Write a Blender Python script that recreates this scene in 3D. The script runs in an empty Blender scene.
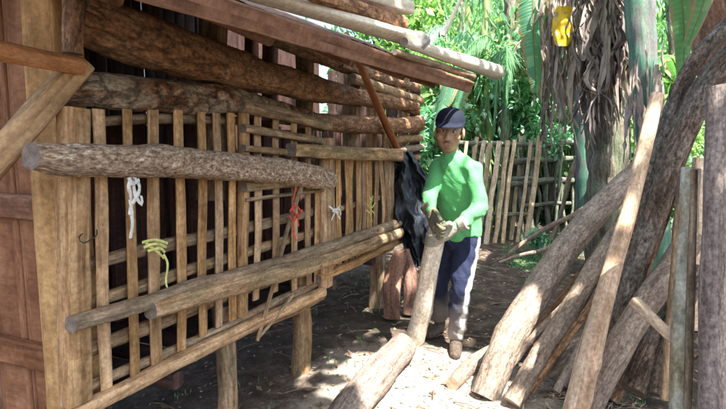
import bpy, math, random
from mathutils import Vector, Matrix, noise
R = math.radians
V = Vector
random.seed(7)
S = bpy.context.scene
C = S.collection

# ------------------------------------------------------------------ camera
F = 530.0; CX, CY = 363.0, 204.5                 # focal length and centre of the 726 px wide photograph
CAM = V((0, 0, 1.4)); YAW = R(21.6); PITCH = R(7.1)
cd = bpy.data.cameras.new('camera'); cam = bpy.data.objects.new('camera', cd); C.objects.link(cam)
cam.location = CAM; cam.rotation_euler = (R(90) - PITCH, 0, YAW)
cd.sensor_width = 36; cd.lens = 36 * F / 726; cd.clip_start = .05; cd.clip_end = 600
S.camera = cam
# ------------------------------------------------------------------ light
SUN_TO = V((.36, -.32, .875)).normalized()
w = bpy.data.worlds.new('World'); S.world = w; w.use_nodes = True
nt = w.node_tree
for n in list(nt.nodes): nt.nodes.remove(n)
sky = nt.nodes.new('ShaderNodeTexSky'); sky.sky_type = 'NISHITA'; sky.sun_disc = False
sky.sun_elevation = math.asin(SUN_TO.z); sky.sun_rotation = math.atan2(SUN_TO.x, SUN_TO.y)
sky.air_density = 1.0; sky.dust_density = 3.5; sky.ozone_density = .6
bg = nt.nodes.new('ShaderNodeBackground'); bg.inputs[1].default_value = .12
wo = nt.nodes.new('ShaderNodeOutputWorld')
nt.links.new(sky.outputs[0], bg.inputs[0]); nt.links.new(bg.outputs[0], wo.inputs[0])
ld = bpy.data.lights.new('sun', 'SUN'); ld.energy = 5.0; ld.angle = R(.5); ld.color = (1, .95, .86)
sun = bpy.data.objects.new('sun', ld); C.objects.link(sun)
sun.rotation_euler = SUN_TO.to_track_quat('Z', 'Y').to_euler()
S.view_settings.view_transform = 'Standard'; S.view_settings.look = 'None'
S.view_settings.exposure = 1.95; S.view_settings.gamma = 1
S.view_settings.use_curve_mapping = False
S.cycles.max_bounces = 8; S.cycles.diffuse_bounces = 4; S.cycles.transmission_bounces = 4
S.cycles.transparent_max_bounces = 8

# ------------------------------------------------------------------ points
_rot = cam.rotation_euler.to_matrix()
FWD = _rot @ V((0, 0, -1))
def ray(px, py): return _rot @ V(((px - CX) / F, -(py - CY) / F, -1))
def PX(px, py, X):
    d = ray(px, py); return CAM + d * ((X - CAM.x) / d.x)
def PY(px, py, Y):
    d = ray(px, py); return CAM + d * ((Y - CAM.y) / d.y)
def PZ(px, py, Z=0.):
    d = ray(px, py); return CAM + d * ((Z - CAM.z) / d.z)
def PD(px, py, D): return CAM + ray(px, py) * D
def dep(p): return max((p - CAM).dot(FWD), .05)
def m_of(px, p): return px * dep(p) / F           # a length seen as px pixels at point p
def lerp(a, b, t): return a + (b - a) * t

# ------------------------------------------------------------------ materials
def mk(name):
    m = bpy.data.materials.new(name); m.use_nodes = True; t = m.node_tree
    for n in list(t.nodes): t.nodes.remove(n)
    return m, t
def N(t, kind, **kw):
    n = t.nodes.new('ShaderNode' + kind)
    for k, v in kw.items():
        if k.startswith('i_'): n.inputs[k[2:].replace('_', ' ')].default_value = v
        else: setattr(n, k, v)
    return n
def L(t, a, b): t.links.new(a, b)
def ramp(t, fac, stops):
    r = N(t, 'ValToRGB'); e = r.color_ramp.elements
    while len(e) < len(stops): e.new(.5)
    for i, (p, c) in enumerate(stops):
        e[i].position = p; e[i].color = (*c, 1) if len(c) == 3 else c
    L(t, fac, r.inputs[0]); return r.outputs[0]
def mix(t, fac, a, b, mode='MIX'):
    n = N(t, 'MixRGB', blend_type=mode)
    for s, v in ((n.inputs[0], fac), (n.inputs[1], a), (n.inputs[2], b)):
        if hasattr(v, 'links'): L(t, v, s)
        elif isinstance(v, (int, float)): s.default_value = v
        else: s.default_value = (*v, 1)
    return n.outputs[0]
def math_(t, op, a, b=None):
    n = N(t, 'Math', operation=op)
    for s, v in ((n.inputs[0], a), (n.inputs[1], b)):
        if v is None: continue
        if hasattr(v, 'links'): L(t, v, s)
        else: s.default_value = v
    return n.outputs[0]
def G(c): return (c, c, c)

def wood(name, dark, mid, light, su=45, sv=5, crack=.5, csc=(16, 5), patch=None, pamt=.5, bump=.5, rough=.85, knots=False, spk=.5, vary=.3, bdist=.004):
    """bark or sawn wood: grain runs along V of the UVs, which are in metres"""
    m, t = mk(name)
    uv = N(t, 'TexCoord').outputs['UV']; oi = N(t, 'ObjectInfo').outputs['Random']
    off = N(t, 'CombineXYZ'); L(t, math_(t, 'MULTIPLY', oi, 37.), off.inputs[2])
    ad = N(t, 'VectorMath', operation='ADD'); L(t, uv, ad.inputs[0]); L(t, off.outputs[0], ad.inputs[1])
    def mp(a, b):
        q = N(t, 'Mapping'); q.inputs['Scale'].default_value = (a, b, 1); L(t, ad.outputs[0], q.inputs[0]); return q.outputs[0]
    g = N(t, 'TexNoise'); g.inputs['Scale'].default_value = 1; g.inputs['Detail'].default_value = 7; g.inputs['Roughness'].default_value = .65; g.inputs['Distortion'].default_value = .5
    L(t, mp(su, sv), g.inputs['Vector'])
    col = ramp(t, g.outputs[0], [(.28, dark), (.5, mid), (.72, light)])
    big = N(t, 'TexNoise'); big.inputs['Scale'].default_value = 1; big.inputs['Detail'].default_value = 3; L(t, mp(7, 3.2), big.inputs['Vector'])
    if patch:
        bf = ramp(t, big.outputs[0], [(.44, G(0)), (.62, G(pamt))]); col = mix(t, bf, col, patch)
    sp = N(t, 'TexNoise'); sp.inputs['Scale'].default_value = 1; sp.inputs['Detail'].default_value = 4; sp.inputs['Roughness'].default_value = .75
    L(t, mp(90, 48), sp.inputs['Vector'])
    col = mix(t, spk, col, ramp(t, sp.outputs[0], [(.34, G(.2)), (.5, G(1.)), (.66, G(1.9))]), 'MULTIPLY')
    hgt = math_(t, 'ADD', g.outputs[0], math_(t, 'MULTIPLY', sp.outputs[0], .5))
    if crack:
        vo = N(t, 'TexVoronoi', feature='DISTANCE_TO_EDGE'); vo.inputs['Scale'].default_value = 1
        wv = N(t, 'VectorMath', operation='ADD'); L(t, mp(*csc), wv.inputs[0])
        sc = N(t, 'VectorMath', operation='SCALE'); L(t, g.outputs[1], sc.inputs[0]); sc.inputs['Scale'].default_value = 1.1
        L(t, sc.outputs[0], wv.inputs[1]); L(t, wv.outputs[0], vo.inputs['Vector'])
        cr = ramp(t, vo.outputs[0], [(.0, G(1 - crack)), (.14, G(1))])
        col = mix(t, 1., col, cr, 'MULTIPLY'); hgt = math_(t, 'ADD', hgt, math_(t, 'MULTIPLY', cr, .9))
    if knots:
        kn = N(t, 'TexVoronoi'); kn.inputs['Scale'].default_value = 1; L(t, mp(9, 3.1), kn.inputs['Vector'])
        col = mix(t, ramp(t, kn.outputs[0], [(.05, G(.75)), (.13, G(0))]), col, dark)
        st = N(t, 'TexNoise'); st.inputs['Scale'].default_value = 1; st.inputs['Detail'].default_value = 5; L(t, mp(22, 9), st.inputs['Vector'])
        col = mix(t, .55, col, ramp(t, st.outputs[0], [(.35, (.5, .45, .4)), (.55, G(1)), (.7, G(1.15))]), 'MULTIPLY')
    hs = N(t, 'HueSaturation'); L(t, col, hs.inputs['Color'])
    L(t, math_(t, 'ADD', math_(t, 'MULTIPLY', oi, 2 * vary), 1 - vary), hs.inputs['Value'])
    L(t, math_(t, 'ADD', math_(t, 'MULTIPLY', math_(t, 'FRACT', math_(t, 'MULTIPLY', oi, 7.3)), .25), .97), hs.inputs['Saturation'])
    bp = N(t, 'Bump'); bp.inputs['Strength'].default_value = bump; bp.inputs['Distance'].default_value = bdist * 2; L(t, hgt, bp.inputs['Height'])
    p = N(t, 'BsdfPrincipled'); p.inputs['Roughness'].default_value = rough; p.inputs['Specular IOR Level'].default_value = .25
    L(t, hs.outputs[0], p.inputs['Base Color']); L(t, bp.outputs[0], p.inputs['Normal'])
    L(t, p.outputs[0], N(t, 'OutputMaterial').inputs[0]); return m

def endgrain(name, a, b):
    m, t = mk(name)
    uv = N(t, 'TexCoord').outputs['UV']
    ln = N(t, 'VectorMath', operation='LENGTH'); L(t, uv, ln.inputs[0])
    no = N(t, 'TexNoise'); no.inputs['Scale'].default_value = 30; no.inputs['Detail'].default_value = 5; L(t, uv, no.inputs[0])
    s = math_(t, 'SINE', math_(t, 'ADD', math_(t, 'MULTIPLY', ln.outputs['Value'], 600), math_(t, 'MULTIPLY', no.outputs[0], 9)))
    f = math_(t, 'ADD', math_(t, 'MULTIPLY', s, .05), no.outputs[0])
    col = ramp(t, f, [(.3, a), (.7, b)])
    p = N(t, 'BsdfPrincipled'); p.inputs['Roughness'].default_value = .9; L(t, col, p.inputs['Base Color'])
    L(t, p.outputs[0], N(t, 'OutputMaterial').inputs[0]); return m

def leafmat(name, cols, trans=.45, rough=.45, sc=9, spec=.4, ribs=0):
    m, t = mk(name)
    geo = N(t, 'NewGeometry'); tc = N(t, 'TexCoord')
    no = N(t, 'TexNoise'); no.inputs['Scale'].default_value = sc; no.inputs['Detail'].default_value = 4; L(t, geo.outputs['Position'], no.inputs[0])
    f = math_(t, 'ADD', math_(t, 'MULTIPLY', geo.outputs['Random Per Island'], .65), math_(t, 'MULTIPLY', no.outputs[0], .4))
    k = len(cols); col = ramp(t, f, [(.1 + .8 * i / (k - 1), c) for i, c in enumerate(cols)])
    p = N(t, 'BsdfPrincipled'); p.inputs['Roughness'].default_value = rough; p.inputs['Specular IOR Level'].default_value = spec
    if ribs:
        wv = N(t, 'TexWave'); wv.inputs['Scale'].default_value = ribs * 6; wv.inputs['Distortion'].default_value = 1.5; wv.bands_direction = 'Y'
        L(t, tc.outputs['UV'], wv.inputs[0])
        col = mix(t, .35, col, ramp(t, wv.outputs[1], [(0, G(.7)), (1, G(1.2))]), 'MULTIPLY')
        sx = N(t, 'SeparateXYZ'); L(t, tc.outputs['UV'], sx.inputs[0])
        col = mix(t, ramp(t, sx.outputs[0], [(.0, G(.8)), (.06, G(0))]), col, (.34, .42, .20))          # midrib
        ed_ = math_(t, 'MULTIPLY', math_(t, 'ADD', sx.outputs[0], math_(t, 'MULTIPLY', no.outputs[0], .9)), 1 / 1.6)
        col = mix(t, ramp(t, ed_, [(1.18 / 1.6, G(0)), (1.3 / 1.6, G(.9))]), col, (.30, .22, .10))     # brown margins
        bp = N(t, 'Bump'); bp.inputs['Strength'].default_value = .3; bp.inputs['Distance'].default_value = .01
        L(t, wv.outputs[1], bp.inputs['Height']); L(t, bp.outputs[0], p.inputs['Normal'])
    L(t, col, p.inputs['Base Color'])
    tr = N(t, 'BsdfTranslucent'); L(t, mix(t, 1., col, (1.35, 1.5, .8), 'MULTIPLY'), tr.inputs[0])
    ms = N(t, 'MixShader'); ms.inputs[0].default_value = trans
    L(t, p.outputs[0], ms.inputs[1]); L(t, tr.outputs[0], ms.inputs[2])
    L(t, ms.outputs[0], N(t, 'OutputMaterial').inputs[0]); return m

def plain(name, col, rough=.8, spec=.3, nsc=60, var=.35, bump=.2, bd=.003, sheen=0, attrs=(), fold=0):
    """cloth, skin, plastic: small noise in object space; attrs = (point attribute, colour) painted marks"""
    m, t = mk(name)
    ob = N(t, 'TexCoord').outputs['Object']
    no = N(t, 'TexNoise'); no.inputs['Scale'].default_value = nsc; no.inputs['Detail'].default_value = 5; L(t, ob, no.inputs[0])
    c = mix(t, 1., col, ramp(t, no.outputs[0], [(.3, G(1 - var)), (.7, G(1 + var))]), 'MULTIPLY')
    for a, cc in attrs:
        at = N(t, 'Attribute', attribute_name=a); c = mix(t, at.outputs['Fac'], c, cc)
    p = N(t, 'BsdfPrincipled'); p.inputs['Roughness'].default_value = rough; p.inputs['Specular IOR Level'].default_value = spec
    if sheen: p.inputs['Sheen Weight'].default_value = sheen
    h = no.outputs[0]
    if fold:
        mu = N(t, 'TexNoise'); mu.inputs['Scale'].default_value = fold; mu.inputs['Detail'].default_value = 3; mu.inputs['Distortion'].default_value = 1.2; L(t, ob, mu.inputs[0])
        h = math_(t, 'ADD', math_(t, 'MULTIPLY', mu.outputs[0], 5.), h)
    bp = N(t, 'Bump'); bp.inputs['Strength'].default_value = bump; bp.inputs['Distance'].default_value = bd
    L(t, h, bp.inputs['Height']); L(t, bp.outputs[0], p.inputs['Normal'])
    L(t, c, p.inputs['Base Color']); L(t, p.outputs[0], N(t, 'OutputMaterial').inputs[0]); return m

M = {}
M['slat'] = wood('slat_wood', (.16, .085, .045), (.45, .29, .165), (.64, .46, .29), 60, 3, 0, knots=True, bump=.35, vary=.28, spk=.35)
M['rail'] = wood('rail_wood', (.12, .07, .042), (.38, .26, .165), (.58, .435, .30), 50, 4, .25, (22, 5), patch=(.19, .185, .115), pamt=.45, knots=True, bump=.4, vary=.25, spk=.4)
M['post'] = wood('post_wood', (.22, .13, .065), (.44, .285, .155), (.56, .39, .225), 40, 1.6, 0, knots=True, bump=.25, vary=.1, spk=.3)
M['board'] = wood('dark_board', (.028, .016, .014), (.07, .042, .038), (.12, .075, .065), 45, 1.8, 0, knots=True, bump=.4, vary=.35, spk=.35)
M['endboard'] = wood('brown_board', (.075, .036, .023), (.20, .108, .070), (.29, .175, .122), 40, 1.6, 0, knots=True, bump=.3, vary=.22, spk=.3)
M['redbark'] = wood('brown_bark_log', (.10, .05, .028), (.33, .19, .115), (.54, .36, .245), 40, 8, .4, (26, 8), patch=(.39, .26, .185), pamt=.5, bump=.8, vary=.15, spk=.65, bdist=.007)
M['flakebark'] = wood('flaky_bark_log', (.06, .03, .02), (.22, .12, .08), (.52, .41, .31), 26, 12, .55, (15, 10), patch=(.42, .38, .30), pamt=.75, bump=.9, vary=.1, spk=.7, bdist=.008)
M['lichen'] = wood('lichen_bark_log', (.13, .07, .045), (.36, .25, .165), (.66, .57, .45), 60, 22, .3, (44, 14), patch=(.30, .21, .14), pamt=.7, bump=.6, vary=.08, spk=.85, bdist=.006)
M['greylog'] = wood('grey_bark_log', (.10, .072, .055), (.28, .215, .17), (.43, .35, .285), 34, 8, .3, (26, 6), patch=(.32, .255, .21), pamt=.6, bump=.6, vary=.16, spk=.55, bdist=.007)
M['darklog'] = wood('dark_bark_log', (.05, .034, .024), (.16, .112, .085), (.32, .245, .195), 30, 7, .4, (24, 6), patch=(.25, .23, .20), pamt=.6, bump=.95, vary=.12, spk=.85, bdist=.008)
M['peeled'] = wood('peeled_pole', (.33, .21, .14), (.58, .42, .30), (.74, .59, .45), 35, 2, 0, knots=True, bump=.35, vary=.08, spk=.4)
M['grayboard'] = wood('weathered_slab', (.13, .10, .088), (.29, .235, .205), (.44, .375, .335), 38, 3, .25, (20, 2), bump=.5, vary=.08, spk=.6)
M['mossy'] = wood('lichen_spotted_stem', (.15, .12, .07), (.33, .28, .19), (.50, .45, .34), 25, 8, .2, (12, 6), patch=(.62, .62, .54), pamt=.95, bump=.4, vary=.08, spk=.4)
M['paleheld'] = wood('pale_debarked_log', (.46, .41, .33), (.66, .60, .51), (.80, .75, .67), 35, 3, 0, knots=False, bump=.35, vary=.03, spk=.5)
M['bamboo'] = wood('pale_pole', (.42, .36, .28), (.62, .56, .46), (.76, .71, .62), 60, 2, 0, bump=.2, vary=.06, spk=.25, rough=.6)
M['fence'] = wood('fence_split', (.28, .20, .12), (.56, .45, .31), (.74, .65, .50), 60, 3, 0, knots=True, bump=.3, vary=.25, spk=.4)
M['fencelog'] = wood('fence_rail_log', (.06, .06, .055), (.15, .15, .13), (.28, .28, .24), 40, 8, .3, (20, 8), patch=(.18, .28, .16), pamt=.5, bump=.5, vary=.2, spk=.6)
M['redpole'] = wood('red_brown_pole', (.11, .045, .026), (.26, .115, .065), (.38, .19, .12), 40, 3, 0, bump=.3, vary=.05, spk=.3, rough=.6)
M['orangestick'] = wood('orange_stick', (.24, .11, .055), (.46, .235, .125), (.60, .36, .21), 40, 3, 0, knots=True, bump=.3, vary=.05, spk=.3, rough=.6)
M['redslab'] = wood('red_brown_slab', (.12, .06, .045), (.28, .165, .125), (.42, .28, .22), 22, 3, .3, (9, 2), bump=.6, vary=.1, spk=.5)
M['drylf'] = leafmat('dry_leaf', [(.04, .03, .032), (.14, .11, .11), (.38, .32, .30), (.08, .06, .065)], .15, .8, 14, .1)
M['palelf'] = leafmat('pale_dry_leaf', [(.11, .08, .075), (.30, .24, .215), (.46, .39, .36), (.18, .13, .12)], .2, .8, 14, .1)
M['stem_dry'] = wood('dry_banana_stem', (.05, .045, .035), (.15, .135, .105), (.33, .29, .23), 30, 2.5, .4, (16, 1.5), patch=(.13, .17, .11), pamt=.6, bump=.8, vary=.05, spk=.5)
M['stem_green'] = wood('green_banana_stem', (.04, .10, .08), (.085, .18, .13), (.18, .28, .20), 24, 1.5, .25, (10, 1.5), patch=(.20, .15, .17), pamt=.7, bump=.3, vary=.1, spk=.3, rough=.5)
M['bananalf'] = leafmat('banana_leaf', [(.06, .17, .06), (.10, .27, .10), (.18, .36, .14)], .5, .35, 3, .5, ribs=6)
M['teallf'] = leafmat('blue_green_leaf', [(.08, .22, .13), (.13, .33, .20), (.24, .42, .28)], .5, .35, 3, .5, ribs=6)
M['yellowlf'] = leafmat('yellow_leaf', [(.60, .36, .02), (.72, .46, .03), (.5, .3, .03)], .25, .5, 8, .3)
M['lfA'] = leafmat('leaf_fresh', [(.04, .13, .05), (.12, .28, .13), (.27, .46, .27)], .5)
M['lfB'] = leafmat('leaf_mint', [(.06, .20, .12), (.18, .39, .26), (.42, .60, .47)], .5)
M['lfC'] = leafmat('leaf_lime', [(.12, .24, .08), (.26, .43, .18), (.48, .60, .36)], .5)
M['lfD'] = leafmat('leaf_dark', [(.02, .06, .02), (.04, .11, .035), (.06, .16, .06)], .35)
M['trunk'] = wood('tree_bark', (.06, .055, .045), (.17, .155, .13), (.32, .31, .26), 20, 6, .4, (12, 4), patch=(.16, .22, .13), pamt=.6, bump=.6, vary=.2, spk=.5)
M['bamboogreen'] = wood('green_stem', (.10, .16, .05), (.22, .30, .12), (.36, .42, .2), 20, 3, 0, bump=.1, vary=.2, spk=.2)
M['end'] = endgrain('cut_wood_end', (.24, .16, .10), (.50, .38, .27))
M['enddark'] = endgrain('old_cut_end', (.10, .08, .065), (.24, .19, .155))
M['litter'] = leafmat('dead_leaf_litter', [(.05, .03, .02), (.16, .10, .06), (.34, .25, .16), (.10, .07, .05)], .1, .8, 5, .1)
M['chips'] = leafmat('wood_chip', [(.20, .14, .09), (.42, .32, .22), (.60, .50, .38)], 0, .8, 5, .1)

# ------------------------------------------------------------------ mesh building
ORG = {}
class MB:
    def __init__(s): s.v = []; s.f = []; s.uv = []; s.mi = []; s.sm = []
    def face(s, idx, uvs, m=0, smooth=True):
        s.f.append(idx); s.uv.extend(uvs); s.mi.append(m); s.sm.append(smooth)
    def build(s, name, mats, parent=None, label=None):
        me = bpy.data.meshes.new(name)
        o0 = ORG[parent.name] if parent else V((0, 0, 0))
        me.from_pydata([tuple(p - o0) for p in s.v], [], s.f)
        ul = me.uv_layers.new(name='UVMap')
        ul.data.foreach_set('uv', [c for u in s.uv for c in u])
        if not isinstance(mats, (list, tuple)): mats = [mats]
        for m in mats: me.materials.append(m)
        me.polygons.foreach_set('material_index', s.mi); me.polygons.foreach_set('use_smooth', s.sm)
        me.validate(); me.update()
        return link(name, me, parent, label)
def link(name, me, parent=None, label=None):
    o = bpy.data.objects.new(name, me); C.objects.link(o)
    if parent: o.parent = parent; ORG[o.name] = ORG[parent.name]
    else: ORG[o.name] = V((0, 0, 0))
    if label: o['label'] = label
    return o
def thing(name, label, cat, loc, group=None):
    o = bpy.data.objects.new(name, None); C.objects.link(o); o.location = loc; o.empty_display_size = .2
    o['label'] = label; o['category'] = cat
    if group: o['group'] = group
    ORG[o.name] = V(loc); return o
def tag(o, label, cat, group=None):
    o['label'] = label; o['category'] = cat
    if group: o['group'] = group
    return o
def recenter(o):
    """put a single-mesh thing's origin at its base"""
    me = o.data; vs = [v.co for v in me.vertices]
    c = V((sum(v.x for v in vs) / len(vs), sum(v.y for v in vs) / len(vs), min(v.z for v in vs)))
    me.transform(Matrix.Translation(-c)); o.location = c; return o

def cat(P, W, H, step):
    """Catmull-Rom resample of path and half sizes"""
    if len(P) == 2: P = [P[0], P[0].lerp(P[1], .5), P[1]]; W = [W[0], (W[0] + W[-1]) / 2, W[-1]]; H = [H[0], (H[0] + H[-1]) / 2, H[-1]]
    if len(W) == 2 and len(P) != 2: W = [lerp(W[0], W[1], i / (len(P) - 1)) for i in range(len(P))]; H = [lerp(H[0], H[-1], i / (len(P) - 1)) for i in range(len(P))]
    out = []
    Q = [P[0] * 2 - P[1]] + list(P) + [P[-1] * 2 - P[-2]]
    for i in range(len(P) - 1):
        a, b, c, d = Q[i:i + 4]; k = max(1, int((c - b).length / step))
        for j in range(k):
            t = j / k
            p = .5 * ((2 * b) + (c - a) * t + (2 * a - 5 * b + 4 * c - d) * t * t + (3 * b - a - 3 * c + d) * t ** 3)
            out.append((p, lerp(W[i], W[i + 1], t), lerp(H[i], H[i + 1], t)))
    out.append((P[-1], W[-1], H[-1])); return out
def loft(mb, P, W, H=None, up=(0, 0, 1), n=14, e=2., step=.05, amp=.06, freq=5., fine=.0, cap=True, mat=0, cmat=None, wob=0., knots=0, seed=None, tilt=0.):
    if not isinstance(W, (list, tuple)): W = [W] * len(P)
    if H is None: H = W
    if not isinstance(H, (list, tuple)): H = [H] * len(P)
    if len(W) != len(P): W = [lerp(W[0], W[-1], i / (len(P) - 1)) for i in range(len(P))]
    if len(H) != len(P): H = [lerp(H[0], H[-1], i / (len(P) - 1)) for i in range(len(P))]
    sd = random.random() * 100 if seed is None else seed
    up = V(up)
    if abs((P[-1] - P[0]).normalized().dot(up.normalized())) > .93: up = V((1, 0, 0)) if abs(up.z) > .5 else V((0, 0, 1))
    rings = cat(list(P), list(W), list(H), step); k = len(rings)
    tot = sum((rings[i + 1][0] - rings[i][0]).length for i in range(k - 1))
    kn = [(random.random() * tot, random.random() * 6.283, random.uniform(.08, .2)) for _ in range(knots)]
    base = len(mb.v); l = 0; u0 = random.random() * 5; ls = []
    avr = sum(r[1] + r[2] for r in rings) / (2 * k)
    for i, (p, w_, h_) in enumerate(rings):
        t = (rings[min(i + 1, k - 1)][0] - rings[max(i - 1, 0)][0]).normalized()
        if i: l += (p - rings[i - 1][0]).length
        ls.append(l)
        side = t.cross(up); side = side.normalized() if side.length > 1e-4 else V((1, 0, 0)); nr = side.cross(t).normalized()
        if tilt: a = tilt; side, nr = side * math.cos(a) + nr * math.sin(a), nr * math.cos(a) - side * math.sin(a)
        if wob: p = p + side * noise.noise(V((l * 2.5, sd, 0))) * wob + nr * noise.noise(V((l * 2.5, sd, 9))) * wob
        for j in range(n):
            a = 2 * math.pi * j / n; ca, sa = math.cos(a), math.sin(a)
            x = math.copysign(abs(ca) ** (2 / e), ca); y = math.copysign(abs(sa) ** (2 / e), sa)
            f = 1.
            if amp: f += amp * noise.noise(V((x * 1.2 + sd, y * 1.2, l * freq)))*1.6
            if fine: f += fine * noise.noise(V((x * avr * 45, y * avr * 45 + sd, l * 28)))*1.4
            for (kl, ka, ks) in kn:
                da = (a - ka + math.pi) % (2 * math.pi) - math.pi
                q = ((l - kl) / (avr * .9)) ** 2 + (da / .6) ** 2
                if q < 6: f += ks * math.exp(-q * 1.5)
            mb.v.append(p + side * (w_ * x * f) + nr * (h_ * y * f))
    for i in range(k - 1):
        for j in range(n):
            j2 = (j + 1) % n
            a, b, c, d = base + i * n + j, base + i * n + j2, base + (i + 1) * n + j2, base + (i + 1) * n + j
            ua = u0 + j * 2 * math.pi * avr / n; ub = u0 + (j + 1) * 2 * math.pi * avr / n
            mb.face((a, b, c, d), [(ua, ls[i]), (ub, ls[i]), (ub, ls[i + 1]), (ua, ls[i + 1])], mat)
    if cap:
        cm = mat if cmat is None else cmat
        for (i, fl) in ((0, 1), (k - 1, 0)):
            p, w_, h_ = rings[i]; b0 = len(mb.v); ring = [mb.v[base + i * n + j] for j in range(n)]
            cen = sum(ring, V((0, 0, 0))) / n
            for q in ring: mb.v.append(q.copy())
            mb.v.append(cen)
            for j in range(n):
                j2 = (j + 1) % n; A, B = b0 + j, b0 + j2
                def uvp(q): d = q - cen; return (d.length * math.cos(6.283 * (q is ring[0])), d.length * .3)
                aj, aj2 = 6.283 * j / n, 6.283 * (j + 1) / n
                ua = (math.cos(aj) * (ring[j] - cen).length, math.sin(aj) * (ring[j] - cen).length)
                ub = (math.cos(aj2) * (ring[j2] - cen).length, math.sin(aj2) * (ring[j2] - cen).length)
                if fl: mb.face((B, A, b0 + n), [ub, ua, (0, 0)], cm, False)
                else: mb.face((A, B, b0 + n), [ua, ub, (0, 0)], cm, False)
    return rings

def pole(name, pts, rp, mat, parent=None, label=None, end='enddark', **kw):
    """a log or pole: pts world points, rp half thickness in photo pixels at each point"""
    mb = MB(); W = [m_of(r, p) for r, p in zip(rp, pts)]
    kw.setdefault('n', 20 if max(W) > .035 else 12); kw.setdefault('step', .035)
    h = kw.pop('hs', 1.)
    loft(mb, pts, W, [x * h for x in W], cmat=1, **kw)
    return mb.build(name, [M[mat], M[end]], parent, label)
def slat(name, x0, y0, x1, y1, hw, X, mat, parent, thick=.006, bend=.006, e=3.2, **kw):
    """upright split stick in the plane X, hw half width in pixels"""
    a, b = PX(x0, y0, X), PX(x1, y1, X)
    hw *= .98; wa = abs((PX(x0 + hw, y0, X) - PX(x0 - hw, y0, X)).y) / 2; wb = abs((PX(x1 + hw, y1, X) - PX(x1 - hw, y1, X)).y) / 2
    w_ = (wa + wb) / 2
    mid = a.lerp(b, .5) + V((random.uniform(-1, 1) * .003, random.uniform(-1, 1) * bend, 0))
    mb = MB(); loft(mb, [a, mid, b], [w_ * random.uniform(.88, 1.1), w_, w_ * random.uniform(.88, 1.1)], thick, up=(1, 0, 0), n=12, e=e, step=.04, amp=.09, freq=6, cmat=1, wob=bend, **kw)
    return mb.build(name, [M[mat], M['end']], parent)
def box(mb, c, s, rot=None, mat=0):
    """bevelled box, six faces + chamfers via loft"""
    rot = rot or Matrix.Identity(3); h = V(s) / 2
    ax = max(range(3), key=lambda i: s[i]); o = [i for i in range(3) if i != ax]
    d = V((0, 0, 0)); d[ax] = h[ax]; up = V((0, 0, 0)); up[o[1]] = 1
    loft(mb, [V(c) - rot @ d, V(c) + rot @ d], h[o[0]] , h[o[1]], up=rot @ up, n=16, e=9, step=.2, amp=0, mat=mat)

# ------------------------------------------------------------------ ground
def gz(x, y):
    z = .035 * noise.noise(V((x * .8, y * .8, 3))) + .02 * noise.noise(V((x * 2.6, y * 2.6, 1))) + .008 * noise.noise(V((x * 9, y * 9, 5)))
    z += .06 * math.exp(-(((x - .1) / .5) ** 2 + ((y - 2.6) / .7) ** 2))       # low heap of earth under the log pile
    far = max(0, math.hypot(x, y - 4) - 12)
    return z - .02 + min(far * .03, 1.5)
def ground():
    def axis(lo, hi, s):
        a = []; q = lo
        while q < hi: a.append(q); q += s
        a.append(hi); g = s * 2
        while a[-1] < 250: a.append(a[-1] + g); g *= 1.35
        g = s * 2
        while a[0] > -250: a.insert(0, a[0] - g); g *= 1.35
        return a
    xs = axis(-4, 3.5, .045); ys = axis(.6, 9, .045)
    mb = MB(); nx = len(xs)
    for y in ys:
        for x in xs: mb.v.append(V((x, y, gz(x, y))))
    for j in range(len(ys) - 1):
        for i in range(nx - 1):
            q = (j * nx + i, j * nx + i + 1, (j + 1) * nx + i + 1, (j + 1) * nx + i)
            mb.face(q, [(mb.v[k].x, mb.v[k].y) for k in q])
    m, t = mk('earth')
    ob = N(t, 'TexCoord').outputs['Object']
    def no(s, d=6, r=.6):
        n = N(t, 'TexNoise'); n.inputs['Scale'].default_value = s; n.inputs['Detail'].default_value = d; n.inputs['Roughness'].default_value = r; L(t, ob, n.inputs[0]); return n.outputs[0]
    a = no(9); b = no(60, 6, .8); c = no(1.7, 4)
    col = ramp(t, a, [(.3, (.055, .038, .030)), (.5, (.105, .076, .060)), (.7, (.19, .145, .115))])
    col = mix(t, .8, col, ramp(t, b, [(.3, G(.45)), (.5, G(1)), (.68, G(1.7))]), 'MULTIPLY')
    col = mix(t, ramp(t, c, [(.5, G(0)), (.64, G(.5))]), col, (.05, .07, .03))
    # pale dusty earth, painted in so the pool of sunlight burns out
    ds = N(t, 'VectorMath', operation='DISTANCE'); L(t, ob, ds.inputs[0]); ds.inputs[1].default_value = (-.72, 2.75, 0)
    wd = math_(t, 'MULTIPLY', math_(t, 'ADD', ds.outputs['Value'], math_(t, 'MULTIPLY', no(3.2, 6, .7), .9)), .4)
    sun_pale = ramp(t, b, [(.3, (.30, .24, .19)), (.5, (.50, .43, .36)), (.7, (.64, .58, .50))])
    col = mix(t, ramp(t, wd, [(.40, G(1)), (.50, G(0))]), col, sun_pale)
    h = math_(t, 'ADD', a, math_(t, 'MULTIPLY', b, .5))
    bp = N(t, 'Bump'); bp.inputs['Strength'].default_value = .9; bp.inputs['Distance'].default_value = .03; L(t, h, bp.inputs['Height'])
    p = N(t, 'BsdfPrincipled'); p.inputs['Roughness'].default_value = .95; p.inputs['Specular IOR Level'].default_value = .15
    L(t, col, p.inputs['Base Color']); L(t, bp.outputs[0], p.inputs['Normal']); L(t, p.outputs[0], N(t, 'OutputMaterial').inputs[0])
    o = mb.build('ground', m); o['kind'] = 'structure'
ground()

# ------------------------------------------------------------------ the shed with its raised slatted pen
XF = -1.42                                       # plane of the slats
shed = thing('animal_shed', 'log and board shed with a raised slatted pen and low roof, left side', 'shed', (-1.5, 1.2, 0))
def W_(name, *a, **k): return pole(name, *a, parent=shed, **k)
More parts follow.
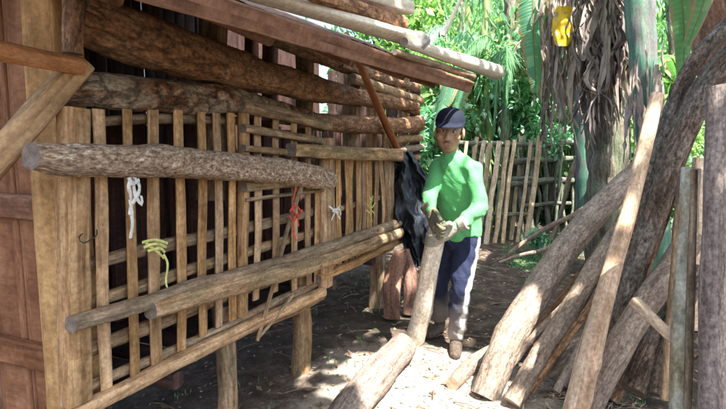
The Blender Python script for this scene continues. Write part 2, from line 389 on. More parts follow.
# corner post, end wall
e = PY(47, 150, 1.2)
mb = MB(); loft(mb, [V((e.x, 1.24, -.05)), V((e.x, 1.24, 1.0)), V((e.x, 1.25, 1.97))], [.082, .080, .078], [.055], up=(0, 1, 0), n=20, e=7, step=.06, amp=.03, freq=2, fine=.01, cmat=1)
mb.build('corner_post', [M['post'], M['end']], shed)
x = e.x - .10
for i in range(11):
    wd = random.uniform(.075, .10); y = 1.30 + random.uniform(-.006, .006)
    mb = MB(); loft(mb, [V((x - wd, y, -.02 + random.random() * .05)), V((x - wd, y, 1.74 + .4 * (-.86 - x)))], wd - .004, .011, up=(0, 1, 0), n=14, e=7, step=.12, amp=.03, freq=2)
    mb.build('wall_board', M['endboard'], shed); x -= 2 * wd
for zz, th in ((.62, .05), (1.16, .045), (.28, .06)):
    mb = MB(); loft(mb, [V((-1.63, 1.262, zz)), V((-3.3, 1.262, zz + .03))], .02, th, up=(0, 0, 1), n=14, e=5, step=.1, amp=.08, freq=3)
    mb.build('wall_rail', M['endboard'], shed)
W_('brace', [PD(-45, 208, 1.45), PD(15, 138, 1.5), PD(82, 62, 1.62)], [15, 14, 12], 'post', e=4, amp=.05)
W_('cross_stick', [PD(-60, 38, 1.25), PD(10, 53, 1.4), PD(81, 66, 1.58)], [12, 10.5, 9], 'orangestick', n=16)
W_('wall_post', [PX(74, -60, -1.385), PX(73, 54, -1.385)], [10, 9], 'redbark', e=3, amp=.1)
# back and far walls, inside floor
def planks(name, A, B, z0, z1, mat, wmin=.08, wmax=.14, th=.012, gap=.004, zj=.0):
    """an upright board wall from A to B, one mesh"""
    mb = MB(); d = (B - A); ln = d.length; d.normalize(); s = 0
    while s < ln:
        w_ = random.uniform(wmin, wmax); c = A + d * (s + w_ / 2) + d.cross(V((0, 0, 1))) * random.uniform(-.006, .006)
        loft(mb, [c + V((0, 0, z0)), c + V((0, 0, z1 + random.uniform(-zj, zj)))], w_ / 2 - gap, th, up=d.cross(V((0, 0, 1))), n=12, e=7, step=.3, amp=.02)
        s += w_
    return mb.build(name, mat, shed)
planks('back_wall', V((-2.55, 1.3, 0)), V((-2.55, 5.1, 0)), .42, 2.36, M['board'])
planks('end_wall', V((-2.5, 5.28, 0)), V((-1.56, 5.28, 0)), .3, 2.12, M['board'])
mb = MB()
for i in range(26):
    y = 1.36 + i * .15
    loft(mb, [V((-1.5, y, .50 + random.uniform(-.01, .01))), V((-2.5, y, .50))], .06, .015, up=(0, 0, 1), n=10, e=4, step=.3, amp=.1)
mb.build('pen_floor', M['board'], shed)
mb = MB()                                        # a dark board partition inside the pen
for i in range(28):
    y = 1.36 + i * .135
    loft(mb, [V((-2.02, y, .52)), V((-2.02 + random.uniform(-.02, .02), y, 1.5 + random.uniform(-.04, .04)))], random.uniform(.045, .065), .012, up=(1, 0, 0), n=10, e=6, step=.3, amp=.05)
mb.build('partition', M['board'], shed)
# upright posts seen in the upper openings
for (px, y0, y1, hw, X, mt) in ((212, -40, 200, 12, -1.60, 'rail'), (305, 10, 190, 8, -1.60, 'rail'), (352, 40, 190, 8, -1.57, 'rail'), (372, 50, 200, 5, -1.60, 'post'), (404, 62, 170, 5, -1.55, 'rail'), (270, 20, 130, 7, -1.9, 'endboard'), (252, 20, 130, 6, -2.1, 'endboard')):
    tp = PX(px, y0, X); tp.z = min(tp.z, 1.74 + .4 * (-.86 - X)); W_('upright_post', [tp, PX(px - 1, y1, X)], [hw, hw], mt, e=3.5, amp=.1)
# the big horizontal logs of the upper wall, from top to bottom
XL = -1.47
def H_(name, pts, rp, mat, X=XL, **k):
    k.setdefault('end', 'enddark'); k.setdefault('amp', .1); k.setdefault('fine', .035); k.setdefault('step', .025); k.setdefault('n', 28)
    return pole(name, [PX(a, b, X) for a, b in pts], rp, mat, shed, **k)
H_('wall_log', [(100, -32), (180, -10), (240, 14), (300, 42), (350, 62), (398, 80)], [20, 18, 15, 14, 12, 7], 'redbark', X=-1.50, knots=3)
H_('wall_log', [(68, 12), (110, 30), (160, 46), (205, 60), (260, 76), (310, 88), (350, 96), (415, 106)], [25, 26, 25, 21, 16, 12.5, 9, 5], 'redbark', X=-1.45, knots=2, e=2.5)
H_('wall_log', [(58, 90), (100, 91), (160, 96), (210, 100), (240, 103), (325, 124)], [15, 18, 17, 15, 13, 8], 'flakebark', X=-1.46, knots=4, e=2.4)
H_('wall_log', [(300, 120), (350, 124), (395, 126), (418, 124)], [8, 9, 8, 8], 'redbark', X=-1.44, knots=2)
H_('wall_log', [(240, 105), (300, 118), (328, 127)], [7, 6, 5], 'rail', X=-1.40, knots=1, fine=.02)
H_('front_log', [(31, 156), (70, 160), (130, 161), (190, 163), (250, 168), (300, 174), (328, 180)], [13, 16.5, 16, 15, 13, 12, 10], 'lichen', X=-1.345, knots=3, e=2.6, label='thick lichen-speckled log nailed across the front of the slats')
H_('front_beam', [(291, 150), (340, 153), (398, 155)], [6.5, 6.5, 6], 'rail', X=-1.36, e=4.5, knots=0, fine=.015, label='squared grey beam above the close-set slats')
for (a, b, r_, mt, X) in (((340, 64), (418, 88), 4.5, 'redbark', -1.46), ((352, 78), (420, 101), 5, 'rail', -1.44), ((330, 84), (417, 112), 4, 'endboard', -1.5), ((356, 44), (424, 74), 4, 'endboard', -1.44), ((392, 140), (420, 138), 4, 'rail', -1.46), ((394, 152), (422, 147), 3.5, 'greylog', -1.46), ((392, 164), (418, 157), 3.5, 'rail', -1.48), ((392, 176), (416, 170), 3, 'greylog', -1.46), ((394, 188), (418, 180), 3.5, 'greylog', -1.46), ((394, 203), (416, 196), 3, 'rail', -1.48), ((394, 216), (416, 210), 3, 'rail', -1.48)):
    H_('wall_stick', [a, ((a[0] + b[0]) / 2, (a[1] + b[1]) / 2 + random.uniform(-1, 2)), b], [r_, r_, r_ * .9], mt, X=X, n=14, fine=.02)
# pen: end post, slats
mb_ = slat('pen_post', 73, 108, 76, 402, 13, XF + .01, 'slat', shed, thick=.03, bend=.004, e=5)
for s in ((98, 109, 107, 396, 6.5), (127, 109, 135, 380, 5), (153, 109, 157, 366, 6), (178, 110, 182, 350, 5), (201, 112, 203, 336, 4.3), (217, 113, 219, 327, 4), (231, 113, 232, 320, 3.6)):
    slat('slat', *s, XF, 'slat', shed)
xx = 334
ends = lambda x_: 277 - (x_ - 322) * (277 - 240) / (398 - 322.)
while xx < 390:
    slat('slat', xx + random.uniform(-1.5, 1.5), 156, xx + random.uniform(-1, 1), ends(xx) + random.uniform(0, 3), random.uniform(1.7, 2.8), XF, 'slat', shed, bend=.018, e=2.2)
    xx += random.uniform(5.0, 6.4)
slat('pen_post', 326, 138, 326, 287, 5.5, XF + .015, 'slat', shed, thick=.025, e=4)
slat('pen_post', 388, 128, 389, 250, 4, XF + .01, 'rail', shed, thick=.03, e=3)
# door made of a frame and bars
door = slat('door', 243, 104, 242, 316, 3.8, XF + .005, 'slat', shed, thick=.02, e=4)
for s in ((258, 108, 256, 300, 3.2), (276, 112, 275, 292, 3.2), (294, 116, 294, 290, 3), (308, 119, 309, 284, 2.8), (317, 180, 317, 282, 2.2)):
    slat('bar', *s, XF, 'slat', door)
for a, b, r_ in (((243, 128), (322, 141), 4.2), ((243, 148), (300, 154), 3.6), ((243, 108), (325, 122), 3.), ((243, 187), (325, 179), 5), ((245, 200), (323, 190), 2)):
    pole('crossbar', [PX(*a, XF + .028), PX(*b, XF + .028)], [r_, r_ * .85], 'rail', door, n=14, e=3, amp=.12)
# rails of the pen
for (pts, rr, mt, X) in (
    ([(70, 325), (180, 292), (300, 256), (398, 223)], [8, 7.5, 6, 4.5], 'rail', -1.37),
    ([(150, 311), (240, 284), (320, 262), (399, 233)], [8.5, 9, 7, 5], 'rail', -1.35),
    ([(80, 267), (160, 246), (245, 228), (325, 209)], [6, 6.5, 5.5, 4], 'rail', -1.455),
    ([(88, 122), (160, 119), (240, 121)], [5, 5, 4], 'rail', -1.455),
    ([(85, 304), (150, 283), (240, 254), (322, 230)], [6, 6, 5, 4], 'rail', -1.46),
    ([(84, 352), (160, 322), (240, 290), (322, 264)], [7, 7, 6, 4.5], 'rail', -1.455),
    ([(60, 419), (105, 399), (200, 350), (322, 292)], [8, 8, 7, 5], 'slat', -1.40),
    ([(86, 388), (200, 338), (322, 280)], [5, 4.5, 4], 'rail', -1.45),
    ([(318, 279), (360, 260), (400, 240)], [4, 4, 3.5], 'slat', -1.40),
    ([(330, 212), (360, 203), (392, 194)], [3, 2.5, 2.5], 'rail', -1.45),
    ([(250, 330), (300, 308), (322, 296)], [4, 4, 3.5], 'rail', -1.42)):
    pole('rail', [PX(a, b, X) for a, b in pts], rr, mt, shed, e=2.6, amp=.12, fine=.02, n=18, wob=.006, knots=2)
for (a, b, r_) in (((302, 182), (257, 341), 2.6), ((293, 295), (258, 338), 2)):
    pole('stray_stick', [PX(*a, -1.37), PX(*b, -1.385)], [r_, r_ * .8], 'rail', shed, amp=.1, wob=.01)
# floor bearers
for yb in (1.6, 2.35, 3.1, 3.85):
    mb = MB(); loft(mb, [V((-1.43, yb, .44)), V((-2.6, yb, .44))], .035, .035, n=12, e=3, amp=.1); mb.build('bearer', M['board'], shed)
# legs
for (px, ytop, ybase, r_) in ((222, 325, None, 10), (299, 290, 372, 9.5), (376, 248, 312, 8)):
    if ybase: b = PZ(px, ybase, 0.)
    else: b = PX(px + 2, 440, -1.50); b.z = -.02
    b.x = -1.50; tp = PX(px, ytop, -1.50); b.z = -.04; b.y = tp.y + .01
    pole('leg', [b, b.lerp(tp, .5) + V((.01, .012, 0)), tp + V((0, 0, .1))], [r_, r_, r_ * 1.02], 'rail', shed, amp=.1, n=18, knots=2)
for yb in (1.5, 2.7, 4.0):
    mb = MB(); loft(mb, [V((-2.5, yb, -.05)), V((-2.5, yb, .5))], .05, n=14, amp=.1); mb.build('leg', M['greylog'], shed)
# roof: sheet, purlins, rafters, eave boards and poles
EA, EB = PX(270, 14, -.86), PX(470, 82, -.60)
ed = (EB - EA); E0 = EA - ed * .45
BK = V((-2.75, 0, 1.10))
roof_m = wood('rusty_roof_sheet', (.07, .045, .035), (.17, .115, .09), (.30, .22, .18), 30, 3, .2, (12, 3), patch=(.25, .17, .12), pamt=.5, bump=.4, vary=0, spk=.6)
mb = MB(); nu, nv = 60, 90
for k_ in range(2):
    b0 = len(mb.v)
    for i in range(nu + 1):
        for j in range(nv + 1):
            s_ = i / nu; tt = j / nv
            q = E0.lerp(EB, tt) + BK * s_
            q = q + V((0, 0, .003 * math.sin(tt * 62 * 3.14) + .01 * noise.noise(q * 3) + (.004 if k_ else 0)))
            mb.v.append(q)
    for i in range(nu):
        for j in range(nv):
            a = b0 + i * (nv + 1) + j; f = (a, a + 1, a + nv + 2, a + nv + 1)
            mb.face(f, [(j * .03, i * .03), (j * .03 + .03, i * .03), (j * .03 + .03, i * .03 + .03), (j * .03, i * .03 + .03)])
roof = mb.build('roof', roof_m, shed)
for s_, r_ in ((.07, .022), (.22, .026), (.40, .03), (.62, .03), (.9, .03)):
    mb = MB(); a, b = E0 + BK * s_ - V((0, 0, .04)), EB + BK * s_ - V((0, 0, .04)); loft(mb, [a, a.lerp(b, .5) + V((0, 0, -.01)), b + ed * .01], r_, n=12, amp=.15, fine=.03, cmat=1)
    mb.build('purlin', [M['redbark'], M['end']], roof)
for t_ in (-.2, .12, .42, .7, .93):
    mb = MB(); a = EA + ed * t_ - V((0, 0, .085)); loft(mb, [a + BK * .06, a + BK * .98], .028, n=12, e=3, amp=.12)
    mb.build('rafter', M['endboard'], roof)
mb = MB(); a, b = E0 + V((.005, 0, -.035)), EB + V((.005, 0, -.03)); loft(mb, [a, a.lerp(b, .5), b], .012, .034, up=(.5, 0, 1), n=18, e=6, amp=.05, fine=.01, cmat=1, step=.03)
mb.build('eave_board', [M['endboard'], M['end']], roof)
a, b = PX(275, 0, -.85), PX(408, 38, -.70); pole('eave_pole', [a - (b - a) * .9, b], [9, 9], 'bamboo', roof, n=20, amp=.05, hs=.5, e=4, up=(-.4, 0, 1))
pole('eave_pole', [PX(404, 42, -.68), PX(450, 57, -.64), PX(497, 72, -.6)], [4.5, 6.5, 7.5], 'bamboo', roof, n=20, amp=.05)
a = PX(417, 41, -.675); mb = MB(); loft(mb, [a - ed * .010, a + ed * .010], .056, .044, n=18, amp=.12, cmat=0, step=.01); mb.build('lashing', plain('grey_binding', (.35, .34, .33), .7), roof)
pole('eave_pole', [PX(395, 52, -.70), PX(440, 66, -.66), PX(473, 77, -.62)], [3, 3.5, 3.5], 'rail', roof)
# loose timber on the roof edge
for i, (a, b, r_, mt, Xa) in enumerate((((240, -30), (402, 24), 7, 'redbark', -.80), ((300, -24), (408, 8), 7, 'bamboo', -.86), ((330, -4), (392, 14), 6, 'endboard', -.80))):
    tag(recenter(pole('plank', [PX(*a, Xa), PX(*b, Xa + .05)], [r_, r_], mt, hs=.9, e=5)), ('brown plank lying on the roof just above the eave pole', 'pale plank lying furthest back on the roof edge', 'short dark plank lying on the roof between two others')[i], 'plank')
tag(recenter(pole('stick', [PD(443, 36, 4.3), PD(464, -8, 4.3)], [2.2, 1.8], 'bamboo')), 'pale thin stick standing up from the roof edge near the pole end', 'stick')
# red-brown prop from roof to wall
pole('prop', [PX(346, 34, -1.28), PX(370, 88, -1.31), PX(392, 138, -1.34), PX(400, 155, -1.35)], [3., 4, 3.6, 2.8], 'redpole', shed, amp=.06, n=16, label='red-brown slanting prop under the eave')

# ------------------------------------------------------------------ ties hanging on the pen
def ribbonmat(n_, c): return plain(n_, c, .6, .3, 40, .3, .3, .004, fold=25)
def tie(name, label, pts_sets, mat, X=-1.33, r=.004):
    mb = MB()
    for pts in pts_sets:
        P = [PX(a, b, X + random.uniform(-.01, .01)) for a, b in pts]
        loft(mb, P, r * 1.05, r * .3, up=(1, 0, 0), n=8, step=.012, amp=.3, freq=30, wob=.006)
    return tag(recenter(mb.build(name, mat)), label, 'tie')
tie('cloth_tie', 'white rag tied round a slat below the lichen-speckled log', [[(131, 176), (129, 186), (132, 200), (130, 215)], [(134, 176), (140, 186), (138, 196), (133, 204)], [(133, 180), (136, 196), (142, 204), (141, 196)], [(131, 200), (133, 222), (131, 238)], [(128, 178), (131, 184), (138, 180)]], ribbonmat('white_rag', (.75, .73, .68)), r=.007)
tie('strap_tie', 'yellow-green plastic strip knotted round a slat near the left end', [[(142, 243), (154, 240), (167, 243)], [(144, 248), (156, 244), (166, 247)], [(146, 243), (158, 252), (164, 258)], [(148, 251), (160, 248), (165, 252)], [(164, 254), (168, 264), (166, 280), (167, 288)]], ribbonmat('yellow_strip', (.62, .62, .22)), r=.005)
tie('string_tie', 'red string hanging in a loose knot from the door bars', [[(297, 178), (295, 192), (293, 206), (297, 215)], [(290, 212), (296, 206), (303, 214)], [(292, 208), (296, 216), (302, 210)], [(296, 214), (292, 228), (296, 240)], [(297, 214), (299, 226)], [(289, 216), (294, 221), (298, 216)]], ribbonmat('red_string', (.55, .07, .05)), r=.006)
tie('rag_tie', 'small white rag knotted on the post right of the door', [[(329, 206), (336, 212), (340, 219)], [(340, 205), (335, 212), (331, 220)], [(332, 211), (338, 212)], [(334, 210), (340, 210), (341, 215)]], ribbonmat('white_rag_small', (.78, .76, .72)), r=.006)
tie('strap_tie', 'yellow-green strip tied among the close-set slats', [[(369, 196), (371, 204), (370, 214), (372, 222)], [(373, 196), (369, 206), (374, 214)], [(367, 204), (371, 208), (375, 203)], [(366, 210), (372, 214)]], ribbonmat('yellow_strip_far', (.58, .56, .16)), r=.006)
mb = MB(); loft(mb, [PX(84, 232, -1.39), PX(79, 238, -1.37), PX(84, 243, -1.36), PX(96, 236, -1.38), PX(97, 230, -1.40)], .002, n=6, step=.01, amp=0)
tag(recenter(mb.build('wire', plain('dark_wire', (.04, .035, .03), .5))), 'bent dark wire loop on the left end post of the pen', 'wire')

# ------------------------------------------------------------------ vegetation helpers
def leaf_card(mb, p, d, nrm, ln, wd):
    """one pointed, folded leaf"""
    d = d.normalized(); s = d.cross(nrm); s = s.normalized() if s.length > 1e-3 else V((1, 0, 0)); n_ = s.cross(d)
    b = len(mb.v)
    mb.v += [p, p + d * ln * .45 + s * wd - n_ * wd * .35, p + d * ln - n_ * ln * .18, p + d * ln * .45 - s * wd - n_ * wd * .35, p + d * ln * .5]
    mb.face((b, b + 1, b + 4), [(0, 0), (1, .5), (.5, .5)]); mb.face((b + 1, b + 2, b + 4), [(1, .5), (.5, 1), (.5, .5)])
    mb.face((b, b + 4, b + 3), [(0, 0), (.5, .5), (0, .5)]); mb.face((b + 4, b + 2, b + 3), [(.5, .5), (.5, 1), (0, .5)])
def rv():
    while 1:
        v = V((random.uniform(-1, 1), random.uniform(-1, 1), random.uniform(-1, 1)))
        if .01 < v.length < 1: return v
def crown(mb, c, rad, n, ln, wd, clusters=20, cs=.28, droop=.4, keep=None):
    cc = []
    for _ in range(clusters):
        v = rv().normalized() * random.uniform(.35, 1.); cc.append(V((c[0] + v.x * rad[0], c[1] + v.y * rad[1], c[2] + v.z * rad[2])))
    sc = min(rad) * cs
    for i in range(n):
        q = random.choice(cc) + V((random.gauss(0, sc), random.gauss(0, sc), random.gauss(0, sc * .8)))
        d = rv(); d.z -= droop
        if keep and not keep(q): continue
        leaf_card(mb, q, d, V((random.uniform(-.6, .6), random.uniform(-.6, .6), 1)), ln * random.uniform(.6, 1.3), wd * random.uniform(.7, 1.2))
    return cc
def tree(label, base, h, rad, n, ln, wd, mat, tr=.06, name='tree', lean=(0, 0), group=None, clusters=22, cz=None, droop=.4):
    t = thing(name, label, 'tree', base, group)
    top = V(base) + V((lean[0], lean[1], h))
    mb = MB(); loft(mb, [V(base) - V((0, 0, .1)), V(base).lerp(top, .5) + V((random.uniform(-.1, .1), random.uniform(-.1, .1), 0)), top], [tr, tr * .75, tr * .3], n=12, step=.2, amp=.15)
    cr = MB(); cc = crown(cr, (top.x, top.y, cz if cz is not None else top.z), rad, n, ln, wd, clusters, droop=droop)
    for q in cc[:8]:
        s = V(base).lerp(top, random.uniform(.5, .9)); loft(mb, [s, s.lerp(q, .5) + V((0, 0, .1)), q], [tr * .35, tr * .22, tr * .08], n=6, step=.25, amp=.1, cap=False)
    mb.build('trunk', M['trunk'], t); cr.build('crown', M[mat], t); return t
def blade(mb, pts, wid, tear=.4, fold=.35, nseg=26, up=V((0, 0, 1)), droopy=.3, mat=0):
    """a banana leaf: midrib along pts, two torn half blades"""
    rings = cat([V(p) for p in pts], [0] * len(pts), [0] * len(pts), .03); k = len(rings)
    def at(f):
        i = min(int(f * (k - 1)), k - 2); return rings[i][0].lerp(rings[i + 1][0], f * (k - 1) - i), (rings[min(i + 1, k - 1)][0] - rings[i][0]).normalized()
    for sgn in (-1, 1):
        s = 0.
        while s < 1:
            seg = random.uniform(.02, .1) if random.random() < tear else random.uniform(.1, .3)
            e_ = min(1, s + seg); sub = max(2, int((e_ - s) * nseg)); dr = random.uniform(0, droopy)
            prev = None
            for i in range(sub + 1):
                f = s + (e_ - s) * i / sub; p, t = at(f)
                side = t.cross(up); side = side.normalized() if side.length > 1e-3 else V((1, 0, 0)); nn = side.cross(t)
                w_ = wid * (math.sin(math.pi * min(1, (f * .93 + .05))) ** .6) * (1 - .25 * abs(2 * i / sub - 1) ** 6 * tear)
                row = []
                for j in range(4):
                    g = j / 3; o_ = side * sgn * w_ * g * (1 - .2 * g * dr) + nn * w_ * (fold * g * .5 - (fold + dr) * g * g) + t * w_ * g * .25
                    row.append(len(mb.v)); mb.v.append(p + o_)
                if prev:
                    for j in range(3):
                        q = (prev[j], prev[j + 1], row[j + 1], row[j]) if sgn > 0 else (prev[j], row[j], row[j + 1], prev[j + 1])
                        mb.face(q, [(f, f)] * 4 if 0 else [(j / 3, f), ((j + 1) / 3, f), ((j + 1) / 3, f + .02), (j / 3, f + .02)], mat)
                prev = row
            s = e_
    loft(mb, [V(p) for p in pts], [wid * .07] + [wid * .05] * (len(pts) - 2) + [wid * .01], n=6, step=.08, amp=0, cap=False, mat=mat)
def strip(mb, pts, w_, up=None):
    """narrow dead leaf strip hanging down, curled lengthwise"""
    P = cat([V(p) for p in pts], [0] * len(pts), [0] * len(pts), .05); k = len(P); prev = None
    a = random.random() * 6.28; tw = random.uniform(-2.5, 2.5); sd = random.random() * 50
    for i in range(k):
        f = i / (k - 1); an = a + tw * f; s = V((math.cos(an), math.sin(an), 0)); c = V((-math.sin(an), math.cos(an), 0))
        ww = w_ * min(1, .15 + f * 7) * (1 - .75 * f ** 2) * (1 + .4 * noise.noise(V((f * 7, sd, 0))))
        row = []
        for g in (-1, -.3, .4, 1):
            row.append(len(mb.v)); mb.v.append(P[i][0] + s * ww * g + c * ww * .5 * (g * g) + (c + s) * .02 * noise.noise(V((f * 14, g, sd))))
        if prev:
            for j in range(3): mb.face((prev[j], prev[j + 1], row[j + 1], row[j]), [(j / 3, f), (j / 3 + .3, f), (j / 3 + .3, f), (j / 3, f)])
        prev = row

# ------------------------------------------------------------------ bamboo fence behind the man (left panel)
FD = 7.3
fA = PZ(470, 240, 0); 
fn = thing('slat_fence', 'bamboo slat fence panel with close leaning upright splits behind the man', 'fence', tuple(PZ(500, 238, 0)))
x_ = 458.
while x_ < 530:
    lean = random.uniform(8, 13); b = PZ(x_ - 2, 240 + random.uniform(-3, 2), 0); d_ = dep(b)
    tp = PD(x_ + lean, 139 + random.uniform(-4, 4), d_ - .05)
    mb = MB(); loft(mb, [b - V((0, 0, .05)), b.lerp(tp, .5) + V((random.uniform(-.02, .02), 0, 0)), tp], m_of(random.uniform(1.7, 2.7), b), .012, up=(0, 1, 0), n=10, e=3, step=.1, amp=.12, wob=.02, cmat=1)
    mb.build('upright', [M['fence'], M['end']], fn); x_ += random.uniform(6.5, 8.5)
for (a, b, r_) in (((452, 143), (535, 145), 2.6), ((452, 180), (532, 178), 2.2), ((455, 213), (528, 214), 2.2)):
    mb = MB(); A, B = PD(*a, dep(PZ(470, 240, 0)) + .02), PD(*b, dep(PZ(520, 239, 0)) + .02); loft(mb, [A, B], m_of(r_, A), n=10, amp=.15, wob=.02); mb.build('rail', M['fencelog'], fn)
# pole fence (right)
f2 = thing('pole_fence', 'grey pole rail fence with crooked thin uprights under the banana plants', 'fence', tuple(PZ(560, 226, 0)))
D2 = 7.5
for (a, b, r_) in (((505, 162), (606, 159), 3.2), ((510, 184), (606, 180), 3.4), ((545, 146), (604, 142), 2.2), ((520, 205), (604, 204), 2)):
    mb = MB(); A, B = PD(*a, D2 - .05), PD(*b, D2 + .1); loft(mb, [A, A.lerp(B, .5) + V((0, 0, .02)), B], m_of(r_, A), n=12, amp=.15, wob=.03, cmat=1); mb.build('rail', [M['fencelog'], M['enddark']], f2)
for (x0, x1, yt, r_) in ((532, 533, 142, 2.6), (540, 536, 150, 2), (548, 545, 128, 2.8), (558, 560, 150, 2.2), (567, 562, 138, 2), (577, 580, 150, 2.5), (586, 578, 165, 2), (594, 595, 138, 2.6), (604, 604, 134, 4), (523, 521, 150, 2.4), (552, 556, 160, 1.6), (571, 575, 160, 1.6), (588, 590, 150, 1.6)):
    b = PD(x0, 233 + random.uniform(-4, 3), D2); b.z = -.05; tp = PD(x1, yt, D2 + random.uniform(-.05, .05))
    mb = MB(); loft(mb, [b, b.lerp(tp, .5) + V((random.uniform(-.04, .04), 0, 0)), tp], m_of(r_ * .8, b), n=10, step=.1, amp=.15, wob=.05, cmat=1); mb.build('upright', [M['fencelog'], M['enddark']], f2)
for i, (a, b, r_, D, lab) in enumerate((((606, 60), (552, 240), 2.6, 6.9, 'long thin grey pole slanting across the rail fence'), ((562, 245), (498, 262), 2, 6.2, 'thin grey stick lying on the ground before the bamboo fence'), ((590, 205), (500, 259), 2.4, 6.3, 'pale grey stick sloping from the leaning logs to the ground'))):
    A, B = PD(*a, D), PZ(*b, .02)
    tag(recenter(pole('stick', [A, A.lerp(B, .5) + V((0, 0, .02)), B], [r_, r_, r_ * .7], 'greylog', wob=.03, amp=.12)), lab, 'stick')

# ------------------------------------------------------------------ leaning logs on the right
def lean_log(label, pts, rp, mat, name='log', cat_='log', end='enddark', **k):
    k.setdefault('amp', .065); k.setdefault('fine', .03); k.setdefault('step', .02); k.setdefault('n', 36); k.setdefault('knots', 2)
    P = [PD(a, b, d) for a, b, d in pts]
    return tag(recenter(pole(name, P, rp, mat, end=end, **k)), label, cat_)
lean_log('long thick grey log leaning on the pile, its foot in the sunlit patch', [(484, 398, 2.9), (506, 345, 3.0), (532, 300, 3.15), (562, 254, 3.35), (602, 206, 3.6), (650, 160, 3.8)], [14.5, 15, 14.5, 13.5, 12.5, 11], 'greylog')
lean_log('straight grey log leaning just right of the long thick one', [(512, 403, 2.75), (543, 352, 2.85), (576, 300, 3.0), (604, 254, 3.15), (640, 202, 3.35)], [9.5, 10, 10, 9.5, 9], 'greylog', end='end')
lean_log('pale peeled pole standing tallest in front of the leaning logs', [(571, 436, 2.05), (604, 300, 2.2), (633, 196, 2.33), (657, 95, 2.45)], [11.5, 9.5, 7.5, 6.5], 'peeled', name='pole', cat_='pole', fine=.015, amp=.045, knots=3, end='end')
lean_log('pale split pole leaning close under the tall peeled pole', [(566, 420, 2.2), (584, 355, 2.3), (604, 288, 2.4)], [6, 7, 6], 'peeled', name='pole', cat_='pole', fine=.02, amp=.08)
lean_log('thick dark crooked log rising to the upper right corner, outer of two', [(600, 372, 2.5), (629, 288, 2.6), (651, 225, 2.65), (673, 162, 2.65), (702, 98, 2.65), (735, 50, 2.6), (768, 8, 2.6)], [9, 10.5, 11, 11, 11, 10.5, 10], 'darklog', knots=3)
lean_log('dark log curving up behind the thick crooked one', [(632, 250, 2.95), (648, 196, 2.95), (662, 145, 2.95), (682, 86, 2.95), (704, 50, 3.0), (740, 12, 3.0)], [8, 8, 8, 8, 7.5, 7], 'darklog', knots=3)
lean_log('thin dark limb squeezed between the two crooked logs', [(664, 190, 2.85), (676, 128, 2.85), (697, 84, 2.88), (738, 30, 2.9)], [4, 4, 4, 4], 'darklog', knots=3)
lean_log('grey-brown log leaning low at the front of the pile', [(576, 440, 2.2), (607, 372, 2.3), (632, 325, 2.4), (662, 281, 2.5), (692, 238, 2.6)], [11, 12.5, 13, 13, 12], 'greylog')
lean_log('smooth grey-olive log with a rounded end lying under the leaning logs', [(545, 368, 2.9), (578, 346, 2.85), (620, 332, 2.8)], [11, 13, 13], 'greylog', fine=.01, amp=.08)
lean_log('short dark log standing in the shade behind the front logs', [(634, 392, 2.55), (656, 340, 2.65), (684, 290, 2.8)], [12, 13, 12], 'darklog')
lean_log('dark bark log deep in the pile beside the lichen-spotted stem', [(656, 395, 2.5), (672, 330, 2.6), (700, 270, 2.7)], [9, 9, 9], 'darklog')
lean_log('lichen-spotted upright stem at the front of the right side', [(676, 440, 1.75), (681, 300, 1.8), (688, 168, 1.85)], [7.5, 7.5, 6], 'mossy', name='pole', cat_='pole', fine=.02, amp=.08)
lean_log('thin pale upright stem beside the lichen-spotted one', [(687, 440, 1.72), (690, 320, 1.76), (694, 170, 1.83)], [3.5, 4, 3.5], 'rail', name='pole', cat_='pole', fine=.02)
lean_log('wide weathered grey slab standing at the right edge', [(731, 470, 1.62), (732, 300, 1.68), (736, 92, 1.75)], [36, 35, 32], 'grayboard', name='slab', cat_='slab', e=4, hs=.5, fine=.01, amp=.05, knots=1, up=(1, -1, 0))
lean_log('rough grey slab tucked between the dark logs and the grey slab', [(662, 398, 2.75), (680, 280, 2.8), (690, 168, 2.8)], [12, 14, 12], 'grayboard', name='slab', cat_='slab', e=4, hs=.5, up=(1, -1, 0))
lean_log('short pale cut stick slanting down between the leaning logs', [(634, 301, 1.95), (660, 326, 1.85), (696, 358, 1.75)], [5.5, 5, 4.5], 'peeled', name='stick', cat_='stick', e=3.5, amp=.06, fine=.01, end='end', knots=1)
lean_log('reddish-brown trunk piece at the top right corner behind the crooked logs', [(738, 90, 3.8), (724, 30, 3.8), (716, -60, 3.8)], [30, 27, 26], 'redslab', name='trunk_piece', cat_='trunk', knots=3)
lean_log('thin grey branch bridging two leaning logs near the ground', [(505, 372, 2.95), (540, 330, 3.0), (585, 285, 3.1)], [4, 4, 3], 'greylog', name='branch', cat_='branch', knots=1)
lean_log('dark log half buried behind the long thick leaning log', [(530, 345, 3.3), (570, 300, 3.4), (610, 250, 3.5)], [9, 10, 9], 'redbark')
lean_log('grey log between the two crooked dark logs and the tall peeled pole', [(560, 384, 2.95), (592, 332, 3.0), (624, 270, 3.1), (646, 216, 3.2)], [7, 7.5, 7.5, 7], 'greylog', knots=2)
lean_log('brown log deep in the pile right of the front grey log', [(610, 400, 2.75), (640, 352, 2.8), (672, 300, 2.9), (700, 250, 3.0)], [8, 8.5, 8.5, 8], 'redbark', knots=2)
lean_log('slim straight brown pole leaning behind the long thick log', [(548, 318, 3.5), (600, 248, 3.6), (652, 180, 3.75)], [4.5, 4.5, 4], 'redbark', knots=1)
lean_log('slim grey pole leaning just left of the tall peeled pole', [(556, 392, 2.7), (596, 318, 2.85), (640, 236, 3.1)], [4, 4.5, 4], 'greylog', knots=1)
lean_log('slim pale pole in the gap right of the front grey log', [(636, 398, 2.6), (664, 330, 2.7), (694, 268, 2.8)], [4, 4, 4], 'peeled', knots=1)
lean_log('slim brown pole crossing low behind the peeled pole', [(530, 392, 2.75), (574, 330, 2.85), (622, 262, 3.0)], [3.5, 4, 3.5], 'redbark', knots=1)
